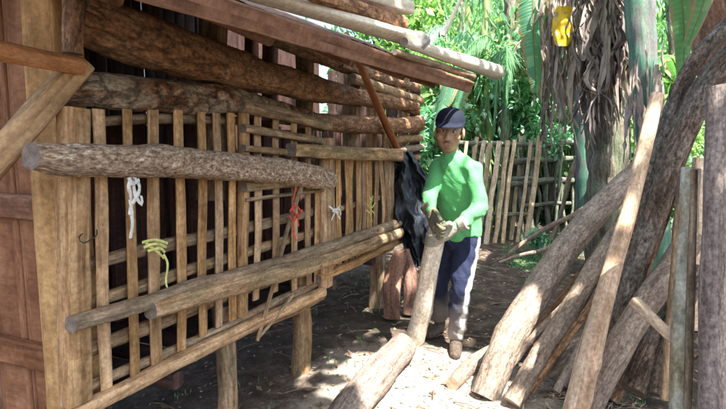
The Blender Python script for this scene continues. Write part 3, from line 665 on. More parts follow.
lean_log('slim brown pole rising beside the dark crooked log', [(612, 352, 2.75), (648, 262, 2.85), (682, 168, 2.95)], [5, 5, 4.5], 'redbark', knots=1)
lean_log('slender pole wedged upright left of the lichen-spotted stem', [(664, 400, 2.3), (672, 300, 2.35), (680, 205, 2.4)], [4, 4, 3.5], 'rail', knots=1)
lean_log('tan board standing behind the lichen-spotted stem', [(694, 330, 2.9), (696, 240, 2.9), (700, 158, 2.9)], [10, 10, 9], 'peeled', name='board', cat_='board', e=5, hs=.3, up=(1, -1, 0), knots=0)
lean_log('grey-brown log leaning behind the tan board at the right edge', [(690, 330, 3.3), (716, 230, 3.4), (740, 110, 3.5)], [11, 11, 10], 'darklog')
lean_log('rearmost dark log leaning at the right edge of the pile', [(712, 330, 3.5), (734, 210, 3.6), (756, 90, 3.7)], [12, 12, 11], 'darklog')
# logs by the man
def rest(pts, rp, mat, label, end='end', **k):
    P = []
    for (a, b), r_ in zip(pts, rp):
        z = .1
        for _ in range(4):
            q = PZ(a, b, z); z = gz(q.x, q.y) + m_of(r_, q) * .85
        P.append(PZ(a, b, z))
    k.setdefault('amp', .08); k.setdefault('fine', .025); k.setdefault('n', 32); k.setdefault('step', .025)
    return tag(recenter(pole('log', P, rp, mat, end=end, **k)), label, 'log')
rest([(332, 436), (357, 400), (381, 370), (403, 347)], [19, 17.5, 16, 13.5], 'grayboard', 'smooth grey log lying on the ground at the bottom centre', knots=2)
rest([(452, 384), (480, 360), (520, 344)], [7, 9, 9], 'greylog', 'short pale log lying at the foot of the leaning pile', knots=2)
HB, HT = PZ(415, 339, .02), PD(438, 227, 3.2)
tag(recenter(pole('log', [HB, HB.lerp(HT, .35) + V((.008, 0, 0)), HB.lerp(HT, .7), HT], [9.8, 9.6, 9.4, 9], 'paleheld', amp=.1, fine=.02, n=28, knots=2)), 'pale sunlit log held upright in the man\'s gloved hands', 'log')
# red-brown slabs beside the pen
for i, (pts, rp, lab) in enumerate(((([(392, 318), (392, 285), (400, 252)]), [8, 9.5, 7], 'red-brown bark slab leaning on the pen leg, left of the pair'), (([(409, 314), (411, 282), (404, 250)]), [7, 7.5, 6], 'red-brown bark slab under the black tarpaulin, right of the pair'))):
    b = PZ(*pts[0], 0); D = dep(b)
    P = [b] + [PD(a, c, D + .05 * j) for j, (a, c) in enumerate(pts[1:])]
    tag(recenter(pole('bark_slab', P, rp, 'redslab', hs=.8, e=2.2, amp=.16, fine=.03, up=(0, 1, 0), n=24)), lab, 'bark slab')
# black tarpaulin hanging at the corner of the shed
def tarp():
    mb = MB(); nu, nv = 46, 60
    ol = [(395, 412, 152), (397, 420, 165), (393, 430, 185), (394, 435, 205), (398, 436, 228), (404, 434, 248), (414, 430, 266)]
    for i in range(nv + 1):
        f = i / nv * (len(ol) - 1); k = min(int(f), len(ol) - 2); g = f - k
        a, b, y = [lerp(ol[k][q], ol[k + 1][q], g) for q in range(3)]
        for j in range(nu + 1):
            s = j / nu; q = V((s * 4, i / nv * 4, 0))
            D = 4.45 + .35 * s + .30 * noise.noise(V((q.x * .8 + q.y * .4, q.y * .7, 0))) + .16 * abs(noise.noise(V((q.x * 1.4 - q.y * .9, q.y * 1.2 + q.x * .5, 2)))) + .03 * noise.noise(q * 3)
            mb.v.append(PD(lerp(a, b, s) + 3 * noise.noise(V((i * .2, 0, j * .05))), y + 2 * noise.noise(V((j * .3, 1, 0))), D))
    for i in range(nv):
        for j in range(nu):
            a = i * (nu + 1) + j; mb.face((a, a + nu + 1, a + nu + 2, a + 1), [(0, 0)] * 4)
    o = mb.build('tarpaulin', plain('black_plastic', (.028, .034, .045), .50, .4, 30, .4, .6, .006, fold=11))
    sm = o.modifiers.new('solid', 'SOLIDIFY'); sm.thickness = .004
    tag(recenter(o), 'crumpled black plastic tarpaulin hanging between the shed and the man', 'tarpaulin')
tarp()

# ------------------------------------------------------------------ the man
def ell(mb, c, r, rot=None, seg=20, rings_=14):
    rot = rot or Matrix.Identity(3); b = len(mb.v); c = V(c)
    for i in range(rings_ + 1):
        th = math.pi * i / rings_
        for j in range(seg):
            ph = 2 * math.pi * j / seg
            mb.v.append(c + rot @ V((r[0] * math.sin(th) * math.cos(ph), r[1] * math.sin(th) * math.sin(ph), r[2] * math.cos(th))))
    for i in range(rings_):
        for j in range(seg):
            a, d = b + i * seg + j, b + i * seg + (j + 1) % seg
            mb.face((a, a + seg, d + seg, d), [(0, 0)] * 4)
def tube(mb, P, W, H=None, up=(0, -1, 0), e=2., step=.02):
    loft(mb, P, W, H, up=up, n=16, e=e, step=step, amp=0)
    ww = W if isinstance(W, (list, tuple)) else [W] * len(P)
    hh = (H if isinstance(H, (list, tuple)) else [H] * len(P)) if H else ww
    for i in (0, -1): r_ = min(ww[i], hh[i]); ell(mb, P[i], (r_, r_, r_))
def fuse(mb, name, vox, mats, parent, smooth=4, post=None, label=None, attrs=None):
    """join all closed pieces of mb into one continuous skin"""
    me = bpy.data.meshes.new('raw'); me.from_pydata([tuple(v) for v in mb.v], [], mb.f)
    o = bpy.data.objects.new('raw', me); C.objects.link(o)
    r = o.modifiers.new('r', 'REMESH'); r.mode = 'VOXEL'; r.voxel_size = vox; r.use_smooth_shade = True
    if smooth: s = o.modifiers.new('s', 'SMOOTH'); s.iterations = smooth; s.factor = .5
    bpy.context.view_layer.update(); dg = bpy.context.evaluated_depsgraph_get()
    m2 = bpy.data.meshes.new_from_object(o.evaluated_get(dg)); bpy.data.objects.remove(o); bpy.data.meshes.remove(me)
    m2.name = name; m2.materials.clear()
    for m_ in (mats if isinstance(mats, (list, tuple)) else [mats]): m2.materials.append(m_)
    ns = [v.normal.copy() for v in m2.vertices]
    if post:
        for v, n_ in zip(m2.vertices, ns): v.co = post(v.co.copy(), n_)
    if attrs:
        for an, fn_ in attrs:
            at = m2.attributes.new(an, 'FLOAT', 'POINT'); at.data.foreach_set('value', [fn_(v.co) for v in m2.vertices])
    m2.transform(Matrix.Translation(-ORG[parent.name]))
    m2.polygons.foreach_set('use_smooth', [True] * len(m2.polygons)); m2.update()
    return link(name, m2, parent, label)
def gauss(p, c, s): return math.exp(-((p - V(c)).length / s) ** 2)

man = thing('person', 'man in a green long-sleeved shirt and dark blue cap gripping a log with both hands', 'person', tuple(PZ(458, 345, 0)))
RIGHT = _rot @ V((1, 0, 0))
footL = PZ(457, 343, .05); footR = PZ(437, 328, .05)
hip = PD(459, 236, 3.52); hipL = PD(467, 238, 3.50); hipR = PD(449, 238, 3.58)
kneeL = PD(461, 288, 3.42); kneeR = PD(438, 284, 3.68)
ankL = PD(456, 334, 3.56); ankR = PD(440, 320, 3.92)
ankL.z = .10; ankR.z = .10
waist = PD(461, 218, 3.50); chest = PD(457, 180, 3.38); upch = PD(455, 162, 3.34); neck0 = PD(451, 153, 3.33)
shL = PD(473, 170, 3.28); shR = PD(438, 167, 3.40)
elL = PD(480, 208, 3.22); elR = PD(430, 195, 3.34)
wrL = PD(459, 225, 3.16); wrR = PD(430, 211, 3.27)
HC = PD(449.5, 132, 3.25)
# head frame: x to the picture's right, y away from the face, z up
fdir = (CAM - HC).normalized(); fdir = (fdir + RIGHT * -.10 + V((0, 0, -.10))).normalized()
yv = -fdir; xv = yv.cross(V((0, 0, 1))).normalized(); zv = xv.cross(yv)
roll = Matrix.Rotation(R(-4), 3, fdir)
HM = roll @ Matrix((xv, yv, zv)).transposed() @ Matrix(((1.0, 0, 0), (0, 1, 0), (0, 0, 1.08))); HMI = HM.inverted()
def hp(x, y, z): return HC + HM @ V((x, y, z))
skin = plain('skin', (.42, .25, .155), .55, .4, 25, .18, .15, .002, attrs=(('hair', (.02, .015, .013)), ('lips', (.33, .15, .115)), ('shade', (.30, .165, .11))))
mb = MB()
ell(mb, hp(0, .012, .03), (.082, .097, .088), HM)
ell(mb, hp(0, -.012, -.035), (.071, .074, .070), HM)
ell(mb, hp(0, -.038, -.082), (.038, .034, .026), HM)                   # chin
for s in (-1, 1):
    ell(mb, hp(.044 * s, -.050, -.022), (.030, .028, .026), HM)        # cheek
    ell(mb, hp(.084 * s, .015, -.008), (.010, .020, .032), HM)         # ear
    ell(mb, hp(.030 * s, -.070, .030), (.026, .014, .009), HM)         # brow
loft(mb, [hp(0, -.078, .018), hp(0, -.094, -.012), hp(0, -.106, -.030)], [.010, .012, .017], [.010, .012, .012], n=12, amp=0, step=.006)
ell(mb, hp(0, -.098, -.031), (.020, .014, .010), HM)
ell(mb, hp(0, -.082, -.059), (.024, .014, .013), HM)                   # mouth
tube(mb, [hp(0, .03, -.06), neck0, neck0.lerp(chest, .3)], [.052, .054, .06])
# slim body and limbs under the clothes
tube(mb, [neck0.lerp(chest, .55), chest, waist, hip], [.10, .11, .11, .12], [.06, .065, .08, .085])
for a, b, c_ in ((shL, elL, wrL), (shR, elR, wrR)): tube(mb, [upch.lerp(chest, .3), a], [.045, .045]); tube(mb, [a, b], [.042, .036]); tube(mb, [b, c_], [.034, .026])
for a, b, c_ in ((hipL, kneeL, ankL), (hipR, kneeR, ankR)): tube(mb, [a, b], [.068, .05]); tube(mb, [b, c_], [.046, .034])
def fpost(p, n_):
    for s in (-1, 1): p = p - n_ * .009 * gauss(p, hp(.030 * s, -.082, .010), .017)
    return p + n_ * .0 - n_ * .004 * gauss(p, hp(0, -.094, -.060), .012)
def f_hair(p):
    q = HMI @ (p - HC); r_ = 0
    if abs(q.x) < .078 and (q.y > -.03 and q.z > -.01 or q.y > .035 and q.z > -.07): r_ = min(1, max(0, (q.y + .045) * 60))
    if q.y < -.05:
        r_ = max(r_, .85 * math.exp(-((abs(q.x) - .030) / .02) ** 4 - ((q.z - .031 + abs(q.x) * .08) / .0065) ** 2))   # brows
        r_ = max(r_, .85 * math.exp(-(q.x / .026) ** 4 - ((q.z + .047 + abs(q.x) * .25) / .007) ** 2))                   # moustache
        r_ = max(r_, .45 * math.exp(-(q.x / .018) ** 4 - ((q.z + .088) / .012) ** 2))
    return r_
def f_lips(p):
    q = HMI @ (p - HC)
    return math.exp(-(q.x / .022) ** 4 - ((q.z + .061) / .007) ** 2) if q.y < -.06 else 0
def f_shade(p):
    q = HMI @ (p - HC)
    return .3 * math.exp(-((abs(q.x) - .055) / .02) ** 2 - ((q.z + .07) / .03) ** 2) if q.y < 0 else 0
body = fuse(mb, 'body', .0045, skin, man, 3, fpost, attrs=(('hair', f_hair), ('lips', f_lips), ('shade', f_shade)))
eyem = plain('eye', (.55, .50, .45), .25, .5, 10, .05, 0); irism = plain('iris', (.02, .012, .01), .2, .5, 10, .05, 0)
for s in (-1, 1):
    mb = MB(); ell(mb, hp(.030 * s, -.0665, .010), (.0135, .010, .0062), HM); eo = mb.build('eye', eyem, body)
    mb = MB(); ell(mb, hp(.030 * s, -.0735, .010), (.0058, .0042, .0056), HM); mb.build('iris', irism, eo)
# cap
navy = plain('navy_cap', (.016, .020, .038), .8, .2, 200, .3, .3, .002)
CM = HM @ Matrix.Rotation(R(4), 3, 'X')
mb = MB(); b = len(mb.v); nr_, ns_ = 14, 32
for k_, ex in ((0, 0.), (1, -.004)):
    for i in range(nr_ + 1):
        th = math.pi / 2 * i / nr_
        for j in range(ns_):
            ph = 2 * math.pi * j / ns_; rx, ry, rz = .094 + ex, .108 + ex, .092 + ex
            pz = rz * math.cos(th); f_ = math.sin(th) ** .8
            mb.v.append(HC + CM @ V((rx * f_ * math.cos(ph), .008 + ry * f_ * math.sin(ph), max(.046 + pz, .064 - 1.1 * .6 * (rx * math.cos(ph)) ** 2) + .0012 * math.cos(6 * ph) * f_)))
for k_ in range(2):
    for i in range(nr_):
        for j in range(ns_):
            o_ = k_ * (nr_ + 1) * ns_; a, d = o_ + i * ns_ + j, o_ + i * ns_ + (j + 1) % ns_
            q = (a, a + ns_, d + ns_, d); mb.face(q if not k_ else q[::-1], [(0, 0)] * 4)
for j in range(ns_):
    a, d = nr_ * ns_ + j, nr_ * ns_ + (j + 1) % ns_; o_ = (nr_ + 1) * ns_; mb.face((a, a + o_, d + o_, d), [(0, 0)] * 4)
ell(mb, HC + CM @ V((0, .008, .139)), (.008, .008, .004), CM, 10, 6)
cap = mb.build('cap', navy, man)
mb = MB(); nb = 16
for (dz, of) in ((0, 0), (-.005, 0)):
    for i in range(6):
        for j in range(nb + 1):
            ph = math.pi * (1.12 + .76 * j / nb); g = i / 5; ext = .078 * g * math.sin(math.pi * (j / nb)) ** .55
            X_ = .091 * math.cos(ph) * (1 + .03 * g); Y_ = .008 + .104 * math.sin(ph) - ext
            mb.v.append(HC + CM @ V((X_, Y_, .064 + dz - .15 * ext - 1.1 * X_ * X_ * (.6 + g))))
for k_ in range(2):
    for i in range(5):
        for j in range(nb):
            a = k_ * 6 * (nb + 1) + i * (nb + 1) + j; q = (a, a + 1, a + nb + 2, a + nb + 1); mb.face(q if k_ else q[::-1], [(0, 0)] * 4)
o_ = 6 * (nb + 1)
for j in range(nb): a = 5 * (nb + 1) + j; mb.face((a, a + 1, a + 1 + o_, a + o_), [(0, 0)] * 4)
mb.build('brim', navy, cap)
# shirt
shirt_m = plain('green_shirt', (.12, .46, .17), .75, .25, 90, .10, .35, .006, sheen=.1, fold=7, attrs=(('dirt', (.10, .30, .12)),))
mb = MB()
tube(mb, [neck0.lerp(chest, .22) , chest, waist, hip + V((0, 0, .02))], [.085, .145, .138, .148], [.075, .105, .105, .112], e=2.3)
tube(mb, [upch, shL], [.072, .060]); tube(mb, [upch, shR], [.072, .058])
for s_, e_ in ((shL, elL), (shR, elR)): tube(mb, [chest + V((0, 0, .03)), s_.lerp(e_, .12)], [.08, .056]); tube(mb, [chest.lerp(waist, .3), s_.lerp(e_, .3)], [.08, .05])
tube(mb, [shL, shL.lerp(elL, .5), elL], [.058, .054, .049]); tube(mb, [elL, elL.lerp(wrL, .5), wrL], [.052, .046, .036])
tube(mb, [shR, shR.lerp(elR, .5), elR], [.057, .053, .048]); tube(mb, [elR, elR.lerp(wrR, .5), wrR], [.050, .044, .035])
tube(mb, [neck0.lerp(chest, .16), neck0.lerp(chest, .4)], [.070, .092])
def spost(p, n_):
    q = p * 1.0; a = noise.noise(V((q.x * 9, q.y * 9, q.z * 16))) + .5 * noise.noise(q * 30)
    fold = noise.noise(V(((q.x + q.z * .7) * 22, q.y * 9, (q.z - q.x * .6) * 9)))
    return p + n_ * (.0025 * a + .011 * fold)
shirt = fuse(mb, 'shirt', .009, shirt_m, man, 3, spost, attrs=(('dirt', lambda p: .5 * max(0, noise.noise(p * 12))),))
mb = MB(); loft(mb, [neck0.lerp(chest, .24) + (hp(0, -.09, -.14) - hp(0, 0, -.14)) * .0 + V((math.cos(a_) * .074, math.sin(a_) * .078, -.004 + .02 * math.sin(a_))) for a_ in [6.2832 * q / 14 for q in range(15)]], .007, n=8, step=.02, amp=.1, cap=False)
mb.build('collar', shirt_m, shirt)
# trousers
TC = V((CAM.x - hipL.x, CAM.y - hipL.y, 0)).normalized() * .045
stripe_pts = [hipL + TC + RIGHT * .085 + V((0, 0, .09)), hipL + TC + RIGHT * .080, hipL.lerp(kneeL, .5) + TC + RIGHT * .062, kneeL + TC + RIGHT * .044, kneeL.lerp(ankL, .5) + TC + RIGHT * .030, ankL + TC + RIGHT * .025]
def f_stripe(p):
    best = 9
    for a, b in zip(stripe_pts, stripe_pts[1:]):
        t_ = max(0, min(1, (p - a).dot(b - a) / (b - a).length_squared)); best = min(best, (p - a.lerp(b, t_)).length)
    return 1 - max(0, min(1, (best - .018) / .008))
tr_m = plain('navy_trousers', (.018, .024, .058), .8, .25, 90, .12, .4, .006, fold=8, attrs=(('stripe', (.75, .75, .74)), ('sun_pale', (.42, .38, .34))))
mb = MB()
tube(mb, [waist.lerp(hip, .6), hip + V((0, 0, -.02))], [.135, .140], [.10, .104], e=2.3)
for a, b, c_ in ((hipL, kneeL, ankL), (hipR, kneeR, ankR)):
    tube(mb, [a, a.lerp(b, .4), b], [.090, .084, .068]); tube(mb, [b, b.lerp(c_, .4), c_], [.068, .066, .056])
fuse(mb, 'trousers', .009, tr_m, man, 3, spost, attrs=(('stripe', f_stripe), ('sun_pale', lambda p: max(0, min(.6, (.36 - p.z) * 2.2 + .2 * noise.noise(p * 9))))))  # lower legs painted paler to stand in for sunlight on them
# shoes
shoe_m = plain('dark_shoe', (.10, .075, .06), .6, .3, 60, .4, .3)
for nm, a, d in (('L', ankL, (CAM - ankL)), ('R', ankR, (CAM - ankR) + RIGHT * -2)):
    d = V((d.x, d.y, 0)).normalized(); g = gz(a.x, a.y); a0 = V((a.x, a.y, g))
    mb = MB(); tube(mb, [a0 - d * .05 + V((0, 0, .045)), a0 + d * .06 + V((0, 0, .045)), a0 + d * .17 + V((0, 0, .032))], [.038, .044, .036], [.042, .038, .026], up=(0, 0, 1))
    tube(mb, [a0 + V((0, 0, .05)), a0 + V((0, 0, .10))], [.042, .040])
    fuse(mb, 'shoe', .007, shoe_m, man, 2)
# gloved hands round the log
def glove(wr, grip, axis, out, mat, flip=1):
    """palm from the wrist to the log, four fingers wrapped round it and a thumb; axis = the log's direction"""
    mb = MB(); d = (grip - wr).normalized(); axis = axis.normalized(); r = .068
    side = d.cross(axis).normalized() * flip
    if side.length < .1: side = RIGHT
    tube(mb, [wr - d * .03, wr + d * .02], [.033, .032])
    fr = d.cross(side).normalized() * -flip
    pc = wr.lerp(grip, .55) + out * .03
    pc = wr.lerp(grip + out * r, .6); tube(mb, [wr, pc, grip + out * r * .95 - d * .01], [.034, .046, .042], [.028, .026, .018], up=out)
    for i in range(4):
        o_ = axis * (.025 * (1.5 - i)); ln = (1, 1.08, 1.03, .85)[i]
        P = []
        for k_, an in enumerate((20, 62, 108, 150)):
            a_ = R(an * ln)
            # arc round the log, from the near side over the front to the far side
            P.append(grip + o_ * (1 - .06 * k_) + out * (r * math.cos(a_ - R(20))) + (d * math.sin(a_ - R(20))) * r)
        tube(mb, [pc + o_ * .9, P[0], P[1], P[2], P[3]][1:], [.0120, .0115, .011, .010], step=.008)
        tube(mb, [pc + o_ * .8, P[0]], [.015, .013], step=.01)
    tb = pc - d * .02 + axis * .03
    tube(mb, [tb, tb + axis * .045 + out * .012, grip + axis * .075 + out * .055 + d * .01], [.018, .016, .013], step=.01)
    g_ = fuse(mb, 'glove', .005, mat, man, 2)
    mb = MB(); loft(mb, [wr - d * .045, wr - d * .005], [.043, .040], n=18, amp=.1, step=.01); mb.build('cuff', mat, g_)
    return g_
ax_ = (HT - HB).normalized(); toc = (CAM - HT).normalized(); outv = (toc - ax_ * toc.dot(ax_)).normalized()
gA = plain('grey_glove', (.34, .33, .27), .9, .15, 120, .25, .5, .004, fold=20)
gB = plain('olive_glove', (.17, .16, .11), .9, .15, 120, .3, .5, .004, fold=20)
glove(wrL, HT - ax_ * .05, ax_, outv, gA)
glove(wrR, HT + ax_ * .02, ax_, outv, gB, -1)

# ------------------------------------------------------------------ banana plants
bp_ = thing('banana_plant', 'old banana plant shrouded in hanging purple-brown dead leaves', 'banana plant', tuple(V((PD(606, 230, 5.6).x, PD(606, 230, 5.6).y, 0))))
D = 5.6
mb = MB(); loft(mb, [V((PD(612, 235, D).x, PD(612, 235, D).y, -.05)), PD(606, 140, D), PD(604, 40, D), PD(600, -60, D)], [.24, .20, .17, .15], n=24, amp=.18, fine=.05, step=.05)
mb.build('stem', M['stem_dry'], bp_)
for i in range(95):
    a = random.random() * 6.28; x0 = 606 + random.gauss(0, 17); y0 = random.uniform(-70, 60) if i % 3 else random.uniform(-70, 20); ln = random.uniform(40, 120)
    x1 = x0 + random.uniform(-12, 12); Dd = D - .18 + random.uniform(-.16, .30)
    mb = MB(); xa = x0 + random.uniform(-9, 9)
    for _ in range(random.randint(2, 5)):
        j = lambda: random.gauss(0, 3.2)
        strip(mb, [PD(x0 + j() * .4, y0, Dd), PD(xa + j(), y0 + ln * .3, Dd - .08), PD(xa + j(), y0 + ln * .5, Dd - .08), PD(x1 + j(), y0 + ln * .75, Dd - .05), PD(x1 + 1.5 * j(), y0 + ln * random.uniform(.85, 1.15), Dd + random.uniform(-.05, .05))], random.uniform(.010, .028) if i % 3 else random.uniform(.035, .07))
    mb.build('dead_leaf', M['drylf' if random.random() < .85 else 'palelf'], bp_)
for (pts, wd) in (([(600, -60, D), (585, -110, 5.3), (560, -90, 5.0), (545, -40, 4.9)], .24), ([(600, -60, D), (625, -130, 5.6), (660, -110, 5.6), (690, -50, 5.6)], .26)):
    mb = MB(); blade(mb, [PD(*q) for q in pts], wd); mb.build('leaf', M['bananalf'], bp_)
b2 = thing('banana_plant', 'banana plant with a smooth blue-green stem beside the dead-leaf one', 'banana plant', tuple(V((PD(655, 230, 4.9).x, PD(655, 230, 4.9).y, 0))))
D = 4.9
mb = MB(); loft(mb, [V((PD(662, 240, D).x, PD(662, 240, D).y, -.05)), PD(650, 150, D), PD(643, 60, D), PD(636, -60, D)], [.15, .115, .125, .13], n=24, amp=.08, step=.05)
mb.build('stem', M['stem_green'], b2)
for i in range(16):
    x0 = random.uniform(625, 668); y0 = random.uniform(40, 110)
    mb = MB(); strip(mb, [PD(x0, y0, D - .2), PD(x0 + random.uniform(-5, 5), y0 + 30, D - .22), PD(x0 + random.uniform(-8, 8), y0 + random.uniform(60, 100), D - .2)], random.uniform(.01, .026)); mb.build('dead_leaf', M['drylf'], b2)
for (pts, wd) in (([(640, -60, D), (655, -90, 4.2), (676, -40, 3.7), (684, 30, 3.5), (682, 96, 3.5)], .09), ([(640, -60, D), (690, -110, 4.0), (712, -40, 3.5), (703, 5, 3.4), (686, 48, 3.4)], .10), ([(640, -60, D), (625, -120, 4.8), (560, -120, 4.6), (520, -60, 4.5)], .25)):
    mb = MB(); blade(mb, [PD(*q) for q in pts], wd, tear=.15, up=V((.3, -1, .2))); mb.build('leaf', M['bananalf'], b2)
# banana with a yellow blotched leaf and pale hanging remains
b3 = thing('banana_plant', 'banana plant with a yellow blotched leaf among pale hanging dead leaves', 'banana plant', tuple(V((PD(568, 235, 6.8).x, PD(568, 235, 6.8).y, 0))))
D = 6.8
mb = MB(); loft(mb, [V((PD(590, 235, D).x, PD(590, 235, D).y, -.05)), PD(584, 130, D), PD(576, 20, D), PD(570, -70, D)], [.15, .12, .11, .11], n=20, amp=.1, step=.06); mb.build('stem', M['stem_green'], b3)
for i in range(60):
    x0 = random.choice((548, 556, 566, 578, 586)) + random.gauss(0, 4); y0 = random.uniform(-50, 60); ln = random.uniform(40, 100); Dd = 6.3 + random.uniform(-.2, .3)
    mb = MB(); xa = x0 + random.uniform(-7, 7)
    for _ in range(random.randint(2, 4)):
        j = lambda: random.gauss(0, 2.6)
        strip(mb, [PD(x0 + j() * .4, y0, Dd), PD(xa + j(), y0 + ln * .3, Dd - .05), PD(xa + j(), y0 + ln * .65, Dd - .05), PD(xa + 2 * j(), y0 + ln * random.uniform(.85, 1.15), Dd)], random.uniform(.012, .036))
    mb.build('dead_leaf', M['palelf' if random.random() < .75 else 'drylf'], b3)
mb = MB(); nu, nv = 24, 52
for i in range(nv + 1):
    f = i / nv; hw = (11 * (math.sin(math.pi * (.12 + .80 * f)) ** .5)) * (1 + .12 * noise.noise(V((f * 6, 0, 0))))
    for j in range(nu + 1): g = 2 * j / nu - 1; mb.v.append(PD(562 + g * hw + 2 * (1 - f), 6 + 40 * f, 5.45 + .05 * g * g + .03 * noise.noise(V((f * 4, g * 2, 0)))))
for i in range(nv):
    for j in range(nu):
        a = i * (nu + 1) + j; mb.face((a, a + nu + 1, a + nu + 2, a + 1), [(j / nu, i / nv)] * 4, 1 if noise.noise(V((i * .13, j * .19, 2.))) + .4 * noise.noise(V((i * .5, j * .6, 2.))) > .33 else 0)
mb.build('yellow_leaf', [M['yellowlf'], M['drylf']], b3)
for (pts, wd, mt) in (([(570, -70, 6.8), (552, -110, 6.5), (536, -60, 6.3), (533, 20, 6.2), (536, 92, 6.2)], .21, 'teallf'), ([(570, -70, D), (600, -120, 6.6), (620, -40, 6.5), (622, 60, 6.4)], .2, 'bananalf')):
    mb = MB(); blade(mb, [PD(*q) for q in pts], wd, tear=.9, up=V((.3, -1, .2))); mb.build('leaf', M[mt], b3)
# more banana and broad-leaved plants beyond the fence
def banana(label, px, D, h, leaves, mat, wd=.25, ln=1.5, seed=1, group=None, hang=0):
    random.seed(seed); c = PD(px, 150, D); c.z = gz(c.x, c.y); t = thing('banana_plant', label, 'banana plant', tuple(c), group)
    mb = MB(); top = c + V((random.uniform(-.2, .2), random.uniform(-.2, .2), h)); loft(mb, [c - V((0, 0, .1)), c.lerp(top, .5), top], [.14, .11, .07], n=18, amp=.08, step=.1); mb.build('stem', M['stem_green'], t)
    for i in range(leaves):
        a = 6.28 * i / leaves + random.uniform(-.4, .4); o = V((math.cos(a), math.sin(a), 0)); l_ = ln * random.uniform(.7, 1.2); up_ = random.uniform(.3, 1.)
        dr = random.uniform(.5, 1.3) + hang
        mb = MB(); blade(mb, [top, top + o * l_ * .3 + V((0, 0, up_ * .6)), top + o * l_ * .75 + V((0, 0, up_ * .55 - .2 * dr)), top + o * l_ * 1.1 + V((0, 0, up_ * .1 - .8 * dr))], wd * random.uniform(.7, 1.1), tear=.85); mb.build('leaf', M[mat], t)
    for i in range(8):
        a = random.random() * 6.28; o = V((math.cos(a), math.sin(a), 0)) * .13; mb = MB(); z0 = top - V((0, 0, random.uniform(0, .4)))
        strip(mb, [z0 + o, z0 + o * 1.8 - V((0, 0, .4)), z0 + o * 1.6 - V((0, 0, 1.))], .06); mb.build('dead_leaf', M['palelf'], t)
    return t
banana('blue-green banana plant with drooping leaves behind the end of the roof pole', 487, 8.6, 2.4, 8, 'teallf', .17, 1.1, 11, hang=.6)
banana('banana plant left of the yellow-leaved one, beyond the rail fence', 525, 9.4, 3.2, 8, 'teallf', .18, 1.2, 12, hang=.5)
banana('banana plant low behind the rail fence under the dead leaves', 585, 9.0, 1.3, 9, 'bananalf', .24, 1.3, 13)
banana('banana plant at the far right behind the crooked logs', 690, 8.4, 2.2, 9, 'bananalf', .2, 1.3, 14)
banana('banana plant seen just past the shed corner above the cap', 436, 9.0, 1.9, 8, 'bananalf', .16, 1.0, 15)
random.seed(21)
# thin upright trunks and stems in the thicket
for i, (px, D, r_, top, mt, lab) in enumerate(((489, 8.2, 3.5, -60, 'bamboogreen', 'thin green stem behind the roof pole end'), (515, 8.8, 7, -60, 'trunk', 'grey leaf-hung trunk between the roof pole and the yellow leaf'), (475, 9, 3, -60, 'bamboogreen', 'thin bent green stem above the slat fence'), (548, 9.4, 5, -60, 'trunk', 'slim grey trunk behind the yellow leaf'), (458, 10, 4, -60, 'trunk', 'slim grey trunk above the cap'), (672, 8.6, 6, -60, 'trunk', 'slim grey trunk between green stem and crooked logs'))):
    c = PD(px, 200, D); c.z = -.05; tp = PD(px + random.uniform(-8, 8), top, D); t = thing('slender_tree', lab, 'tree', tuple(c))
    mb = MB(); loft(mb, [c, c.lerp(tp, .5) + V((random.uniform(-.08, .08), 0, 0)), tp], m_of(r_, c), n=12, step=.12, amp=.15, wob=.05); mb.build('trunk', M[mt], t)
    mb = MB()
    for k_ in range(260):
        z = random.random(); p = c.lerp(tp, .25 + .75 * z) + V((random.gauss(0, .22), random.gauss(0, .2), 0)); d = V((random.uniform(-.6, .6), random.uniform(-.6, .6), -1.)); leaf_card(mb, p, d, rv(), random.uniform(.12, .32), .022 if i != 1 else .03)
    mb.build('foliage', M[('lfB', 'lfA', 'lfC', 'lfA', 'lfB', 'lfA')[i]], t)
